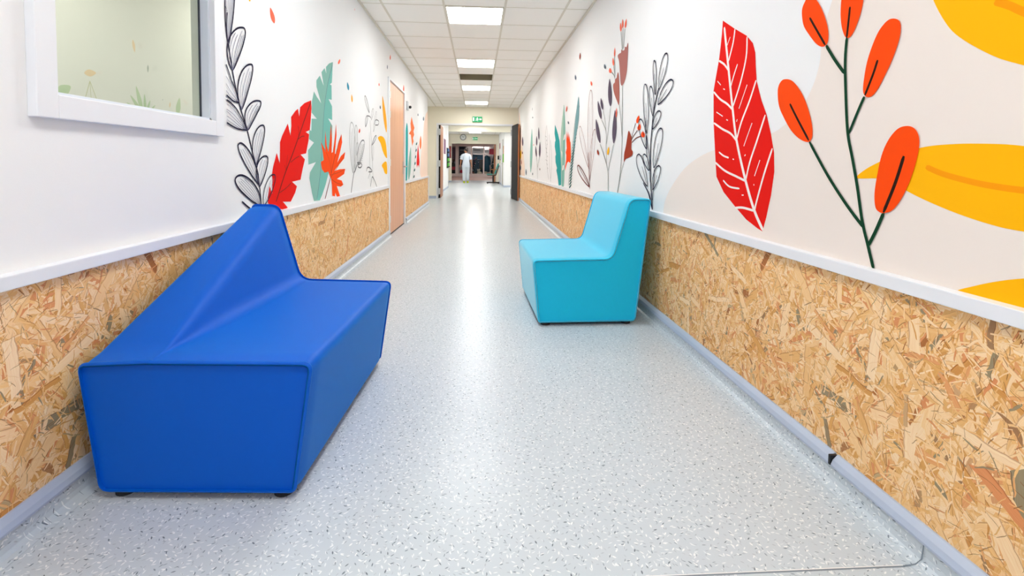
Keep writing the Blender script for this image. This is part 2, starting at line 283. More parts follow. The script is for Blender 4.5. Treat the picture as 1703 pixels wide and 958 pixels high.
# painted plants: (wall, name, label, shapes) with shapes in metres along the wall and above the floor
MURALS = [
 ('R','mural_backdrop','pale beige rounded shape painted behind the orange berries',[
  ('q','beige',1,[(2.859,0.685),(2.836,0.757),(2.751,0.844),(2.584,0.952),(2.421,1.012),(2.235,1.05),(2,1.061),(1.811,1.096),(1.704,1.133),(1.616,1.196),(1.569,1.26),(1.547,1.326),(1.54,1.403),(1.517,1.473),(1.484,1.538),(1.443,1.596),(1.381,1.726),(1.2,2.1),(1,2.62),(-2.95,0.66),(2.78,0.66)]),
 ]),
 ('R','painted_yellow_leaf','big plain yellow leaf painted at the top beside the ceiling',[
  ('p','yellow',1,[(1.155,1.397),(1.168,1.454),(1.161,1.525),(1.105,1.556),(0.987,1.524),(0.814,1.404),(0.64,1.236),(0.56,1.085),(0.631,1.053),(0.759,1.097),(0.942,1.186),(1.006,1.221),(1.08,1.279),(1.119,1.327)]),
  ('l','yellowdk',0.016,[(1.006,1.338),(0.976,1.319),(0.948,1.297),(0.848,1.221),(0.726,1.141)]),
 ]),
 ('R','painted_yellow_leaf','long plain yellow leaf with one curved vein painted behind the lowest orange berry',[
  ('p','yellow',1,[(1.371,0.94),(1.339,0.966),(1.293,0.987),(1.258,1),(1.169,1.023),(1.091,1.029),(1.009,1.027),(0.933,1.019),(0.818,0.994),(0.682,0.928),(0.644,0.886),(0.679,0.862),(0.785,0.84),(0.924,0.842),(0.986,0.848),(1.067,0.866),(1.145,0.89),(1.198,0.91),(1.255,0.934),(1.301,0.941)]),
  ('l','yellowdk',0.014,[(1.149,0.975),(1.102,0.957),(1.03,0.94),(0.979,0.932),(0.929,0.927),(0.789,0.915)]),
 ]),
 ('R','painted_yellow_leaf','plain yellow leaf painted low against the white rail',[
  ('p','yellow',1,[(1.055,0.681),(1.017,0.704),(0.968,0.727),(0.919,0.745),(0.824,0.774),(0.707,0.779),(0.642,0.741),(0.632,0.654),(0.736,0.658),(0.915,0.681),(0.99,0.682)]),
 ]),
 ('R','painted_red_leaf','large red leaf with white veins painted on the white wall',[
  ('p','red',2,[(2.2,1.646),(2.097,1.582),(1.993,1.522),(1.946,1.48),(1.926,1.437),(1.919,1.378),(1.909,1.318),(1.871,1.236),(1.833,1.175),(1.801,1.099),(1.777,1.025),(1.771,0.952),(1.787,0.86),(1.812,0.774),(1.834,0.715),(1.867,0.722),(1.952,0.749),(2.049,0.799),(2.145,0.853),(2.216,0.922),(2.234,1.024),(2.26,1.185),(2.269,1.334),(2.246,1.409),(2.225,1.472),(2.215,1.525),(2.205,1.588)]),
  ('l','veinwhite',0.016,[(2.185,1.611),(2.16,1.512),(2.135,1.41),(2.091,1.234),(2.047,1.083),(1.965,0.909),(1.893,0.79),(1.831,0.72)]),
  ('l','veinwhite',0.01,[(2.225,1.467),(2.175,1.44),(2.137,1.407)]),
  ('l','veinwhite',0.01,[(2.267,1.328),(2.205,1.286),(2.138,1.255),(2.093,1.226)]),
  ('l','veinwhite',0.01,[(2.257,1.179),(2.174,1.144),(2.099,1.118),(2.047,1.083)]),
  ('l','veinwhite',0.01,[(2.232,0.99),(2.141,0.952),(2.037,0.927),(1.969,0.911)]),
  ('l','veinwhite',0.01,[(2.043,0.789),(1.982,0.796),(1.897,0.791)]),
  ('l','veinwhite',0.01,[(2.09,1.579),(2.103,1.519),(2.139,1.443)]),
  ('l','veinwhite',0.01,[(1.991,1.519),(1.993,1.432),(2.033,1.329),(2.091,1.231)]),
  ('l','veinwhite',0.01,[(1.913,1.323),(1.955,1.247),(2.013,1.163),(2.047,1.089)]),
  ('l','veinwhite',0.01,[(1.842,1.175),(1.893,1.076),(1.939,0.989),(1.965,0.914)]),
  ('l','veinwhite',0.01,[(1.788,1.042),(1.836,0.942),(1.879,0.835),(1.893,0.792)]),
  ('l','veinwhite',0.008,[(2.129,1.552),(2.154,1.521)]),
  ('l','veinwhite',0.008,[(2.059,1.418),(2.088,1.372),(2.113,1.323)]),
  ('l','veinwhite',0.008,[(1.978,1.315),(2.036,1.222)]),
  ('l','veinwhite',0.008,[(1.932,1.151),(1.988,1.058)]),
  ('l','veinwhite',0.008,[(1.867,0.998),(1.901,0.933)]),
  ('l','veinwhite',0.008,[(2.232,1.373),(2.2,1.35)]),
  ('l','veinwhite',0.008,[(2.176,1.329),(2.161,1.323)]),
  ('l','veinwhite',0.008,[(2.233,1.228),(2.173,1.202)]),
  ('l','veinwhite',0.008,[(2.14,1.184),(2.125,1.179)]),
  ('l','veinwhite',0.008,[(2.047,1.177),(2.052,1.167)]),
  ('l','veinwhite',0.008,[(2.198,1.038),(2.155,1.02),(2.108,1.01)]),
  ('l','veinwhite',0.008,[(2.074,1.004),(2.063,1.002)]),
  ('l','veinwhite',0.008,[(1.972,1.022),(1.979,1.016)]),
  ('l','veinwhite',0.008,[(2.151,0.907),(2.094,0.881),(2.011,0.876)]),
  ('l','veinwhite',0.008,[(1.991,0.849),(1.976,0.85)]),
  ('l','veinwhite',0.008,[(1.905,0.899),(1.901,0.895)]),
 ]),
 ('R','painted_berry_branch','tall dark green stem with five orange berries painted on the beige shape',[
  ('l','stemgreen',0.011,[(1.431,1.37),(1.434,1.306),(1.428,1.221),(1.412,1.082),(1.388,0.998),(1.365,0.915),(1.341,0.815),(1.316,0.746),(1.293,0.683)]),
  ('l','stemgreen',0.011,[(1.519,1.367),(1.476,1.31),(1.435,1.262)]),
  ('l','stemgreen',0.01,[(1.353,1.179),(1.376,1.136),(1.406,1.075)]),
  ('l','stemgreen',0.011,[(1.581,1.058),(1.486,0.943),(1.401,0.855),(1.333,0.795)]),
  ('l','stemgreen',0.011,[(1.267,0.847),(1.294,0.786),(1.315,0.746)]),
  ('p','orange',1,[(1.627,1.548),(1.643,1.526),(1.643,1.498),(1.631,1.46),(1.599,1.419),(1.566,1.384),(1.538,1.367),(1.518,1.369),(1.51,1.385),(1.513,1.417),(1.528,1.458),(1.549,1.498),(1.57,1.527),(1.591,1.55),(1.615,1.558)]),
  ('p','orange',1,[(1.461,1.456),(1.456,1.417),(1.447,1.39),(1.437,1.373),(1.426,1.367),(1.413,1.37),(1.398,1.389),(1.382,1.423),(1.374,1.452),(1.373,1.475),(1.379,1.498),(1.407,1.519),(1.439,1.525),(1.458,1.504)]),
  ('p','orange',1,[(1.263,1.377),(1.279,1.379),(1.295,1.372),(1.314,1.354),(1.333,1.32),(1.349,1.277),(1.357,1.232),(1.359,1.198),(1.352,1.182),(1.339,1.175),(1.323,1.178),(1.305,1.195),(1.287,1.223),(1.266,1.26),(1.249,1.299),(1.241,1.329),(1.241,1.353),(1.248,1.368)]),
  ('p','orange',1,[(1.718,1.293),(1.744,1.292),(1.762,1.274),(1.765,1.244),(1.754,1.199),(1.724,1.154),(1.679,1.103),(1.633,1.071),(1.591,1.057),(1.571,1.065),(1.566,1.089),(1.575,1.129),(1.598,1.181),(1.625,1.224),(1.653,1.256),(1.685,1.282)]),
  ('p','orange',1,[(1.211,1.082),(1.237,1.075),(1.263,1.048),(1.283,1.006),(1.295,0.948),(1.301,0.898),(1.296,0.86),(1.282,0.847),(1.266,0.846),(1.241,0.855),(1.216,0.885),(1.193,0.932),(1.176,0.986),(1.169,1.03),(1.173,1.057),(1.188,1.076)]),
  ('l','pindark',0.008,[(1.603,1.481),(1.568,1.432),(1.523,1.37)]),
  ('l','pindark',0.008,[(1.423,1.46),(1.426,1.421),(1.431,1.368)]),
  ('l','pindark',0.008,[(1.311,1.276),(1.325,1.238),(1.351,1.182)]),
  ('l','pindark',0.009,[(1.691,1.2),(1.651,1.147),(1.583,1.062)]),
  ('l','pindark',0.01,[(1.212,1.003),(1.234,0.931),(1.268,0.847)]),
 ]),
 ('R','painted_leaf_sprig','tall black outlined sprig of rounded leaves painted between the brown flowers and the beige shape',[
  ('l','ink',0.014,[(3.035,0.686),(3.046,0.759),(3.075,0.86),(3.086,0.975),(3.093,1.09),(3.075,1.203),(3.052,1.314),(2.998,1.418),(2.971,1.458)]),
  ('l','ink',0.01,[(3.038,0.691),(3.112,0.789),(3.218,0.855)]),
  ('l','ink',0.008,[(3.083,0.929),(3.125,0.986),(3.172,1.092),(3.196,1.294)]),
  ('l','ink',0.008,[(3.033,0.749),(3.025,0.828),(3.015,0.953)]),
  ('l','ink',0.009,[(3.028,1.423),(3.032,1.428),(3.041,1.445),(3.051,1.471),(3.062,1.503),(3.072,1.538),(3.078,1.573),(3.08,1.604),(3.078,1.628),(3.072,1.642),(3.061,1.645),(3.049,1.638),(3.038,1.62),(3.029,1.595),(3.022,1.563),(3.018,1.529),(3.017,1.496),(3.019,1.466),(3.022,1.442),(3.026,1.427),(3.028,1.423)]),
  ('l','ink',0.005,[(3.031,1.445),(3.04,1.5),(3.049,1.56)]),
  ('l','ink',0.009,[(2.97,1.447),(2.974,1.454),(2.977,1.471),(2.978,1.497),(2.973,1.528),(2.963,1.562),(2.947,1.593),(2.928,1.619),(2.905,1.638),(2.882,1.647),(2.86,1.646),(2.845,1.636),(2.84,1.618),(2.843,1.594),(2.854,1.567),(2.872,1.537),(2.895,1.508),(2.92,1.483),(2.943,1.463),(2.962,1.451),(2.97,1.447)]),
  ('l','ink',0.005,[(2.959,1.468),(2.931,1.518),(2.901,1.572)]),
  ('l','ink',0.009,[(2.979,1.355),(2.98,1.361),(2.977,1.374),(2.966,1.392),(2.946,1.413),(2.92,1.435),(2.888,1.453),(2.854,1.467),(2.82,1.475),(2.79,1.477),(2.765,1.471),(2.75,1.461),(2.749,1.447),(2.761,1.431),(2.784,1.414),(2.818,1.397),(2.858,1.382),(2.899,1.369),(2.938,1.361),(2.966,1.356),(2.979,1.355)]),
  ('l','ink',0.005,[(2.956,1.368),(2.9,1.398),(2.843,1.429)]),
  ('l','ink',0.009,[(3.165,1.186),(3.172,1.194),(3.187,1.218),(3.205,1.256),(3.224,1.304),(3.239,1.357),(3.25,1.41),(3.254,1.457),(3.251,1.493),(3.24,1.515),(3.221,1.521),(3.201,1.51),(3.182,1.484),(3.166,1.445),(3.155,1.399),(3.148,1.348),(3.146,1.297),(3.149,1.252),(3.154,1.216),(3.161,1.194),(3.165,1.186)]),
  ('l','ink',0.005,[(3.171,1.219),(3.185,1.302),(3.2,1.393)]),
  ('l','ink',0.009,[(3.063,1.292),(3.068,1.297),(3.08,1.312),(3.096,1.334),(3.111,1.363),(3.125,1.394),(3.135,1.425),(3.139,1.453),(3.136,1.474),(3.128,1.487),(3.114,1.489),(3.097,1.482),(3.082,1.467),(3.068,1.444),(3.058,1.416),(3.052,1.386),(3.05,1.357),(3.051,1.331),(3.054,1.31),(3.059,1.297),(3.063,1.292)]),
  ('l','ink',0.005,[(3.068,1.312),(3.08,1.361),(3.094,1.414)]),
  ('l','ink',0.009,[(3.06,1.207),(3.063,1.211),(3.065,1.221),(3.064,1.236),(3.058,1.253),(3.046,1.27),(3.03,1.287),(3.011,1.3),(2.989,1.31),(2.967,1.313),(2.947,1.311),(2.932,1.304),(2.926,1.294),(2.929,1.281),(2.941,1.266),(2.959,1.25),(2.983,1.236),(3.009,1.223),(3.033,1.214),(3.051,1.209),(3.06,1.207)]),
  ('l','ink',0.005,[(3.048,1.218),(3.019,1.245),(2.989,1.273)]),
  ('l','ink',0.009,[(3.165,1.083),(3.176,1.087),(3.2,1.101),(3.232,1.124),(3.266,1.153),(3.298,1.186),(3.323,1.219),(3.337,1.25),(3.338,1.274),(3.326,1.289),(3.301,1.294),(3.278,1.288),(3.253,1.273),(3.228,1.249),(3.205,1.219),(3.187,1.187),(3.173,1.155),(3.165,1.126),(3.162,1.103),(3.162,1.088),(3.165,1.083)]),
  ('l','ink',0.005,[(3.178,1.103),(3.211,1.155),(3.248,1.212)]),
  ('l','ink',0.009,[(3.022,0.958),(3.027,0.965),(3.034,0.984),(3.039,1.013),(3.038,1.049),(3.031,1.089),(3.017,1.127),(2.997,1.161),(2.971,1.186),(2.944,1.2),(2.917,1.202),(2.899,1.194),(2.89,1.175),(2.891,1.148),(2.901,1.114),(2.918,1.078),(2.942,1.041),(2.968,1.008),(2.993,0.981),(3.012,0.964),(3.022,0.958)]),
  ('l','ink',0.005,[(3.011,0.983),(2.984,1.046),(2.956,1.112)]),
  ('l','ink',0.009,[(3.131,0.835),(3.146,0.838),(3.178,0.85),(3.22,0.871),(3.266,0.898),(3.309,0.931),(3.344,0.965),(3.364,0.997),(3.368,1.024),(3.353,1.042),(3.321,1.051),(3.296,1.047),(3.267,1.032),(3.236,1.008),(3.206,0.978),(3.179,0.945),(3.158,0.911),(3.142,0.881),(3.133,0.857),(3.13,0.841),(3.131,0.835)]),
  ('l','ink',0.005,[(3.15,0.855),(3.196,0.908),(3.247,0.966)]),
  ('l','ink',0.009,[(3.109,0.94),(3.117,0.942),(3.134,0.948),(3.156,0.959),(3.18,0.973),(3.202,0.989),(3.22,1.006),(3.231,1.022),(3.233,1.035),(3.226,1.044),(3.21,1.048),(3.192,1.047),(3.173,1.04),(3.154,1.029),(3.136,1.014),(3.123,0.997),(3.113,0.98),(3.107,0.964),(3.106,0.952),(3.107,0.943),(3.109,0.94)]),
  ('l','ink',0.005,[(3.119,0.951),(3.144,0.977),(3.171,1.006)]),
  ('l','ink',0.009,[(3.031,0.817),(3.035,0.821),(3.04,0.833),(3.042,0.851),(3.04,0.874),(3.032,0.899),(3.019,0.923),(3,0.944),(2.979,0.96),(2.956,0.969),(2.933,0.971),(2.917,0.965),(2.91,0.954),(2.911,0.936),(2.921,0.915),(2.937,0.892),(2.958,0.869),(2.982,0.848),(3.005,0.831),(3.022,0.82),(3.031,0.817)]),
  ('l','ink',0.005,[(3.021,0.833),(2.996,0.872),(2.969,0.913)]),
  ('l','ink',0.009,[(3.14,0.817),(3.078,0.768),(3.042,0.702)]),
  ('l','ink',0.009,[(3.108,0.928),(3.078,0.86)]),
  ('l','ink',0.009,[(3.171,1.174),(3.116,1.044),(3.086,0.975)]),
 ]),
 ('R','painted_brown_flower','three brown bell flowers with orange stamens painted on pale thin stems',[
  ('l','stemgrey',0.02,[(3.752,1.6),(3.735,1.425)]),
  ('l','stemgrey',0.014,[(3.745,1.514),(3.728,1.196),(3.738,1.013),(3.776,0.86),(3.829,0.751)]),
  ('l','stemgrey',0.012,[(3.821,1.457),(3.766,1.324),(3.734,1.197)]),
  ('l','stemgrey',0.009,[(3.665,1),(3.741,0.903),(3.823,0.751)]),
  ('l','stemgrey',0.012,[(3.818,2.037),(3.793,1.944),(3.775,1.878)]),
  ('l','stemgrey',0.012,[(3.766,2.046),(3.764,1.953),(3.754,1.881)]),
  ('l','stemgrey',0.012,[(3.713,2.028),(3.727,1.936),(3.736,1.884)]),
  ('l','stemgrey',0.012,[(3.992,1.875),(3.967,1.775),(3.962,1.7)]),
  ('l','stemgrey',0.012,[(4.014,1.805),(3.977,1.744),(3.962,1.7)]),
  ('l','stemgrey',0.012,[(4.074,1.764),(3.999,1.727),(3.961,1.691)]),
  ('p','brownpink',1,[(3.636,1.899),(3.622,1.872),(3.631,1.754),(3.646,1.681),(3.692,1.621),(3.755,1.598),(3.799,1.623),(3.821,1.698),(3.85,1.8),(3.893,1.857),(3.855,1.868),(3.806,1.865),(3.797,1.887),(3.761,1.871),(3.717,1.866),(3.703,1.888),(3.672,1.876),(3.652,1.883)]),
  ('p','brownpink2',1,[(3.875,1.724),(3.85,1.688),(3.824,1.556),(3.831,1.457),(3.89,1.496),(3.976,1.57),(4.01,1.625),(4.003,1.65),(3.962,1.658),(3.955,1.682),(3.912,1.687),(3.899,1.709)]),
  ('p','brown',1,[(3.57,1.23),(3.531,1.213),(3.491,1.167),(3.493,1.097),(3.46,1.073),(3.472,1.046),(3.556,1.029),(3.621,1.02),(3.665,0.998),(3.664,1.061),(3.627,1.118),(3.598,1.181)]),
  ('l','brownline',0.008,[(3.502,1.16),(3.458,1.22),(3.407,1.276)]),
  ('l','brownline',0.008,[(3.502,1.156),(3.444,1.188),(3.364,1.222)]),
  ('l','brownline',0.008,[(3.484,1.14),(3.395,1.166),(3.283,1.175)]),
  ('p','coral',1,[(3.818,2.033),(3.836,2.047),(3.844,2.058),(3.848,2.068),(3.85,2.078),(3.849,2.086),(3.847,2.095),(3.842,2.102),(3.834,2.109),(3.821,2.096),(3.813,2.085),(3.806,2.075),(3.802,2.065),(3.799,2.055),(3.8,2.046),(3.804,2.039)]),
  ('p','coral',1,[(3.774,2.047),(3.788,2.06),(3.793,2.071),(3.796,2.08),(3.796,2.089),(3.794,2.098),(3.79,2.106),(3.785,2.113),(3.776,2.119),(3.767,2.108),(3.761,2.097),(3.756,2.087),(3.754,2.077),(3.753,2.068),(3.755,2.06),(3.76,2.052)]),
  ('p','coral',1,[(3.708,2.029),(3.72,2.042),(3.722,2.052),(3.721,2.061),(3.718,2.068),(3.712,2.076),(3.704,2.082),(3.695,2.088),(3.682,2.093),(3.676,2.082),(3.673,2.072),(3.672,2.063),(3.673,2.054),(3.675,2.046),(3.681,2.038),(3.69,2.032)]),
  ('p','coral',1,[(3.986,1.871),(3.999,1.884),(4.003,1.895),(4.004,1.905),(4.003,1.914),(4,1.923),(3.995,1.932),(3.989,1.94),(3.98,1.948),(3.972,1.936),(3.967,1.925),(3.964,1.914),(3.962,1.904),(3.963,1.895),(3.966,1.886),(3.972,1.877)]),
  ('p','coral',1,[(4.008,1.802),(4.028,1.814),(4.038,1.825),(4.045,1.834),(4.048,1.843),(4.048,1.852),(4.046,1.861),(4.042,1.868),(4.034,1.875),(4.019,1.864),(4.009,1.853),(4,1.843),(3.994,1.834),(3.99,1.824),(3.99,1.816),(3.993,1.808)]),
  ('p','coral',1,[(4.096,1.758),(4.127,1.768),(4.141,1.776),(4.149,1.783),(4.152,1.789),(4.15,1.794),(4.145,1.799),(4.136,1.803),(4.121,1.807),(4.1,1.798),(4.085,1.79),(4.074,1.782),(4.066,1.775),(4.062,1.769),(4.063,1.764),(4.071,1.759)]),
  ('p','orange',1,[(3.379,1.271),(3.393,1.281),(3.396,1.289),(3.394,1.296),(3.389,1.302),(3.381,1.308),(3.371,1.314),(3.358,1.319),(3.342,1.324),(3.334,1.315),(3.331,1.307),(3.331,1.3),(3.332,1.293),(3.336,1.286),(3.344,1.28),(3.356,1.274)]),
  ('p','orange',1,[(3.341,1.218),(3.361,1.227),(3.367,1.233),(3.367,1.24),(3.363,1.245),(3.356,1.25),(3.346,1.254),(3.333,1.259),(3.315,1.262),(3.304,1.254),(3.298,1.247),(3.295,1.241),(3.294,1.235),(3.297,1.229),(3.303,1.224),(3.315,1.22)]),
  ('p','orange',1,[(3.239,1.163),(3.266,1.169),(3.278,1.174),(3.284,1.18),(3.286,1.185),(3.284,1.191),(3.279,1.196),(3.271,1.201),(3.257,1.206),(3.239,1.2),(3.227,1.195),(3.217,1.189),(3.211,1.184),(3.209,1.178),(3.21,1.173),(3.217,1.168)]),
 ]),
 ('R','painted_purple_plant','branching plant with dark purple leaves painted beside the brown flowers',[
  ('l','stemgrey',0.014,[(4.097,0.749),(4.115,0.905),(4.166,0.979),(4.28,1.075),(4.401,1.166)]),
  ('l','stemgrey',0.01,[(4.11,0.924),(4.05,1.015),(3.956,1.147)]),
  ('l','stemgrey',0.01,[(4.162,0.979),(4.194,1.129),(4.205,1.27),(4.367,1.388)]),
  ('l','stemgrey',0.01,[(4.189,1.157),(4.121,1.31),(4.076,1.47)]),
  ('l','stemgrey',0.009,[(4.206,1.28),(4.248,1.377),(4.329,1.471)]),
  ('p','purple',1,[(4.405,1.176),(4.471,1.205),(4.51,1.234),(4.539,1.264),(4.56,1.294),(4.574,1.323),(4.582,1.353),(4.585,1.383),(4.576,1.412),(4.53,1.381),(4.494,1.35),(4.462,1.32),(4.435,1.29),(4.414,1.261),(4.399,1.233),(4.391,1.204)]),
  ('p','purple',1,[(3.956,1.152),(3.99,1.189),(4.002,1.225),(4.004,1.26),(4,1.295),(3.991,1.329),(3.977,1.363),(3.959,1.395),(3.933,1.427),(3.91,1.39),(3.896,1.354),(3.888,1.319),(3.884,1.284),(3.886,1.25),(3.895,1.217),(3.913,1.184)]),
  ('p','purple',1,[(4.379,1.394),(4.433,1.418),(4.464,1.441),(4.487,1.465),(4.504,1.488),(4.515,1.51),(4.521,1.533),(4.522,1.555),(4.515,1.576),(4.476,1.551),(4.445,1.527),(4.419,1.504),(4.397,1.481),(4.38,1.458),(4.369,1.436),(4.364,1.415)]),
  ('p','purple',1,[(4.329,1.473),(4.367,1.489),(4.388,1.504),(4.402,1.519),(4.411,1.534),(4.416,1.548),(4.417,1.562),(4.415,1.576),(4.405,1.589),(4.38,1.572),(4.36,1.557),(4.344,1.542),(4.33,1.527),(4.32,1.513),(4.315,1.499),(4.314,1.485)]),
  ('p','purple',1,[(4.078,1.474),(4.125,1.509),(4.146,1.541),(4.158,1.573),(4.162,1.603),(4.161,1.633),(4.154,1.661),(4.142,1.689),(4.121,1.715),(4.091,1.681),(4.071,1.649),(4.056,1.617),(4.044,1.587),(4.038,1.557),(4.039,1.528),(4.047,1.5)]),
  ('p','coral',1,[(3.9,1.363),(3.911,1.373),(3.914,1.384),(3.915,1.393),(3.914,1.403),(3.91,1.413),(3.906,1.422),(3.9,1.431),(3.891,1.439),(3.884,1.429),(3.881,1.419),(3.879,1.409),(3.878,1.399),(3.879,1.389),(3.882,1.38),(3.887,1.371)]),
 ]),
 ('R','painted_petal_specks','loose orange, yellow and grey painted petals drifting over the white wall',[
  ('p','yellow',1,[(4.127,1.06),(4.144,1.07),(4.149,1.08),(4.149,1.089),(4.146,1.098),(4.14,1.106),(4.131,1.115),(4.12,1.123),(4.105,1.131),(4.095,1.122),(4.09,1.113),(4.087,1.103),(4.086,1.094),(4.088,1.085),(4.094,1.077),(4.104,1.068)]),
  ('p','brown',1,[(4.444,1.066),(4.471,1.072),(4.485,1.078),(4.495,1.085),(4.501,1.092),(4.504,1.099),(4.505,1.105),(4.503,1.112),(4.496,1.119),(4.476,1.113),(4.462,1.107),(4.449,1.1),(4.44,1.094),(4.433,1.087),(4.429,1.08),(4.431,1.074)]),
  ('p','slate',1,[(4.263,1.826),(4.287,1.835),(4.299,1.843),(4.307,1.849),(4.311,1.856),(4.313,1.862),(4.312,1.868),(4.308,1.873),(4.3,1.877),(4.283,1.869),(4.27,1.861),(4.26,1.854),(4.252,1.847),(4.247,1.841),(4.245,1.835),(4.248,1.829)]),
  ('p','coral',1,[(4.765,1.759),(4.792,1.768),(4.805,1.776),(4.813,1.783),(4.817,1.789),(4.819,1.796),(4.817,1.801),(4.813,1.807),(4.803,1.812),(4.784,1.803),(4.771,1.795),(4.76,1.788),(4.751,1.781),(4.746,1.774),(4.745,1.768),(4.748,1.763)]),
  ('p','coral',1,[(6.146,1.651),(6.161,1.663),(6.163,1.673),(6.159,1.683),(6.152,1.691),(6.141,1.699),(6.127,1.707),(6.111,1.715),(6.09,1.721),(6.082,1.71),(6.08,1.7),(6.08,1.691),(6.084,1.682),(6.09,1.673),(6.101,1.665),(6.116,1.657)]),
  ('p','slate',1,[(5.961,1.479),(5.996,1.485),(6.013,1.491),(6.023,1.496),(6.028,1.502),(6.029,1.506),(6.025,1.511),(6.019,1.516),(6.005,1.52),(5.98,1.514),(5.962,1.508),(5.949,1.502),(5.938,1.497),(5.932,1.492),(5.931,1.487),(5.937,1.483)]),
  ('p','brown',1,[(5.362,2.144),(5.38,2.157),(5.386,2.168),(5.387,2.178),(5.385,2.187),(5.38,2.196),(5.372,2.204),(5.362,2.211),(5.348,2.217),(5.337,2.205),(5.331,2.194),(5.327,2.184),(5.326,2.174),(5.327,2.164),(5.332,2.156),(5.341,2.148)]),
  ('p','slate',1,[(5.573,1.956),(5.605,1.969),(5.619,1.978),(5.627,1.987),(5.63,1.996),(5.628,2.003),(5.623,2.01),(5.615,2.016),(5.6,2.021),(5.578,2.01),(5.564,2),(5.552,1.99),(5.544,1.982),(5.54,1.973),(5.541,1.966),(5.548,1.96)]),
  ('p','slate',1,[(9.942,1.925),(10.01,1.936),(10.036,1.943),(10.047,1.948),(10.046,1.952),(10.035,1.956),(10.016,1.958),(9.989,1.96),(9.946,1.96),(9.903,1.952),(9.875,1.945),(9.855,1.938),(9.844,1.933),(9.842,1.929),(9.852,1.925),(9.876,1.923)]),
 ]),
 ('R','painted_leaf_sprig','thin reddish outlined plant painted above the turquoise seat backrest',[
  ('l','redline',0.014,[(4.776,0.731),(4.795,0.806),(4.829,0.958),(4.862,1.101)]),
  ('l','redline',0.01,[(4.795,0.806),(4.81,0.829),(4.835,0.894),(4.865,0.997),(4.891,1.127),(4.909,1.272),(4.915,1.417),(4.906,1.546),(4.882,1.646),(4.847,1.706),(4.802,1.721),(4.763,1.693),(4.734,1.625),(4.715,1.524),(4.706,1.398),(4.709,1.26),(4.721,1.121),(4.74,0.996),(4.763,0.895),(4.784,0.829),(4.795,0.806)]),
  ('l','redline',0.005,[(4.795,0.806),(4.783,0.917),(4.773,1.082),(4.768,1.264),(4.769,1.463),(4.777,1.618)]),
  ('l','redline',0.005,[(4.795,0.806),(4.811,0.917),(4.826,1.083),(4.835,1.268),(4.837,1.47),(4.834,1.562)]),
  ('l','redline',0.009,[(4.827,0.938),(4.852,0.947),(4.908,0.976),(4.985,1.024),(5.075,1.086),(5.166,1.157),(5.246,1.231),(5.305,1.299),(5.333,1.354),(5.328,1.388),(5.286,1.399),(5.249,1.386),(5.196,1.35),(5.131,1.296),(5.062,1.23),(4.994,1.159),(4.933,1.089),(4.884,1.028),(4.85,0.979),(4.831,0.948),(4.827,0.938)]),
  ('l','redline',0.0026,[(4.827,0.938),(4.878,0.989),(4.957,1.068),(5.047,1.158),(5.149,1.262),(5.251,1.364)]),
  ('l','redline',0.009,[(4.796,0.816),(4.803,0.829),(4.81,0.866),(4.812,0.924),(4.805,0.997),(4.788,1.076),(4.761,1.155),(4.726,1.224),(4.687,1.277),(4.646,1.309),(4.606,1.317),(4.588,1.303),(4.583,1.268),(4.592,1.214),(4.613,1.146),(4.644,1.07),(4.681,0.993),(4.72,0.923),(4.756,0.866),(4.784,0.829),(4.796,0.816)]),
  ('l','redline',0.0026,[(4.796,0.816),(4.772,0.879),(4.737,0.971),(4.699,1.072),(4.657,1.181),(4.618,1.283)]),
  ('l','redlinedk',0.014,[(4.778,0.751),(4.805,0.754),(4.868,0.763),(4.958,0.78),(5.065,0.805),(5.175,0.835),(5.276,0.869),(5.353,0.902),(5.396,0.932),(5.399,0.954),(5.357,0.967),(5.311,0.964),(5.244,0.95),(5.162,0.927),(5.074,0.896),(4.988,0.862),(4.912,0.829),(4.85,0.798),(4.807,0.773),(4.783,0.757),(4.778,0.751)]),
  ('l','redlinedk',0.008,[(4.778,0.751),(4.841,0.775),(4.939,0.811),(5.051,0.853),(5.182,0.901),(5.312,0.95)]),
 ]),
 ('R','painted_fern','dark green striped fern painted beside the teal leaves',[
  ('l','fernlight',0.022,[(5.936,0.715),(5.864,0.879),(5.785,1.075),(5.69,1.264),(5.579,1.492),(5.403,1.734)]),
  ('p','ferndark',1,[(5.881,0.684),(5.881,0.693),(5.868,0.701),(5.852,0.709),(5.832,0.716),(5.809,0.723),(5.784,0.73),(5.756,0.736),(5.725,0.743),(5.732,0.735),(5.743,0.727),(5.756,0.719),(5.772,0.712),(5.791,0.704),(5.814,0.697),(5.841,0.69)]),
  ('p','ferndark',1,[(5.874,0.722),(5.874,0.731),(5.862,0.739),(5.845,0.747),(5.825,0.754),(5.802,0.761),(5.776,0.768),(5.749,0.774),(5.717,0.781),(5.724,0.772),(5.736,0.765),(5.749,0.757),(5.766,0.75),(5.785,0.742),(5.807,0.735),(5.835,0.728)]),
  ('p','ferndark',1,[(5.865,0.76),(5.864,0.769),(5.852,0.777),(5.835,0.785),(5.814,0.792),(5.791,0.799),(5.766,0.806),(5.738,0.813),(5.707,0.819),(5.713,0.81),(5.725,0.803),(5.739,0.795),(5.755,0.787),(5.774,0.78),(5.797,0.773),(5.825,0.766)]),
  ('p','ferndark',1,[(5.854,0.798),(5.853,0.807),(5.84,0.815),(5.823,0.823),(5.802,0.83),(5.779,0.837),(5.753,0.844),(5.726,0.851),(5.694,0.857),(5.701,0.848),(5.713,0.84),(5.727,0.833),(5.743,0.825),(5.763,0.818),(5.786,0.811),(5.813,0.804)]),
  ('p','ferndark',1,[(5.841,0.836),(5.84,0.845),(5.827,0.853),(5.81,0.861),(5.789,0.868),(5.766,0.875),(5.74,0.882),(5.712,0.888),(5.68,0.894),(5.688,0.886),(5.699,0.878),(5.714,0.87),(5.73,0.863),(5.75,0.855),(5.773,0.848),(5.801,0.842)]),
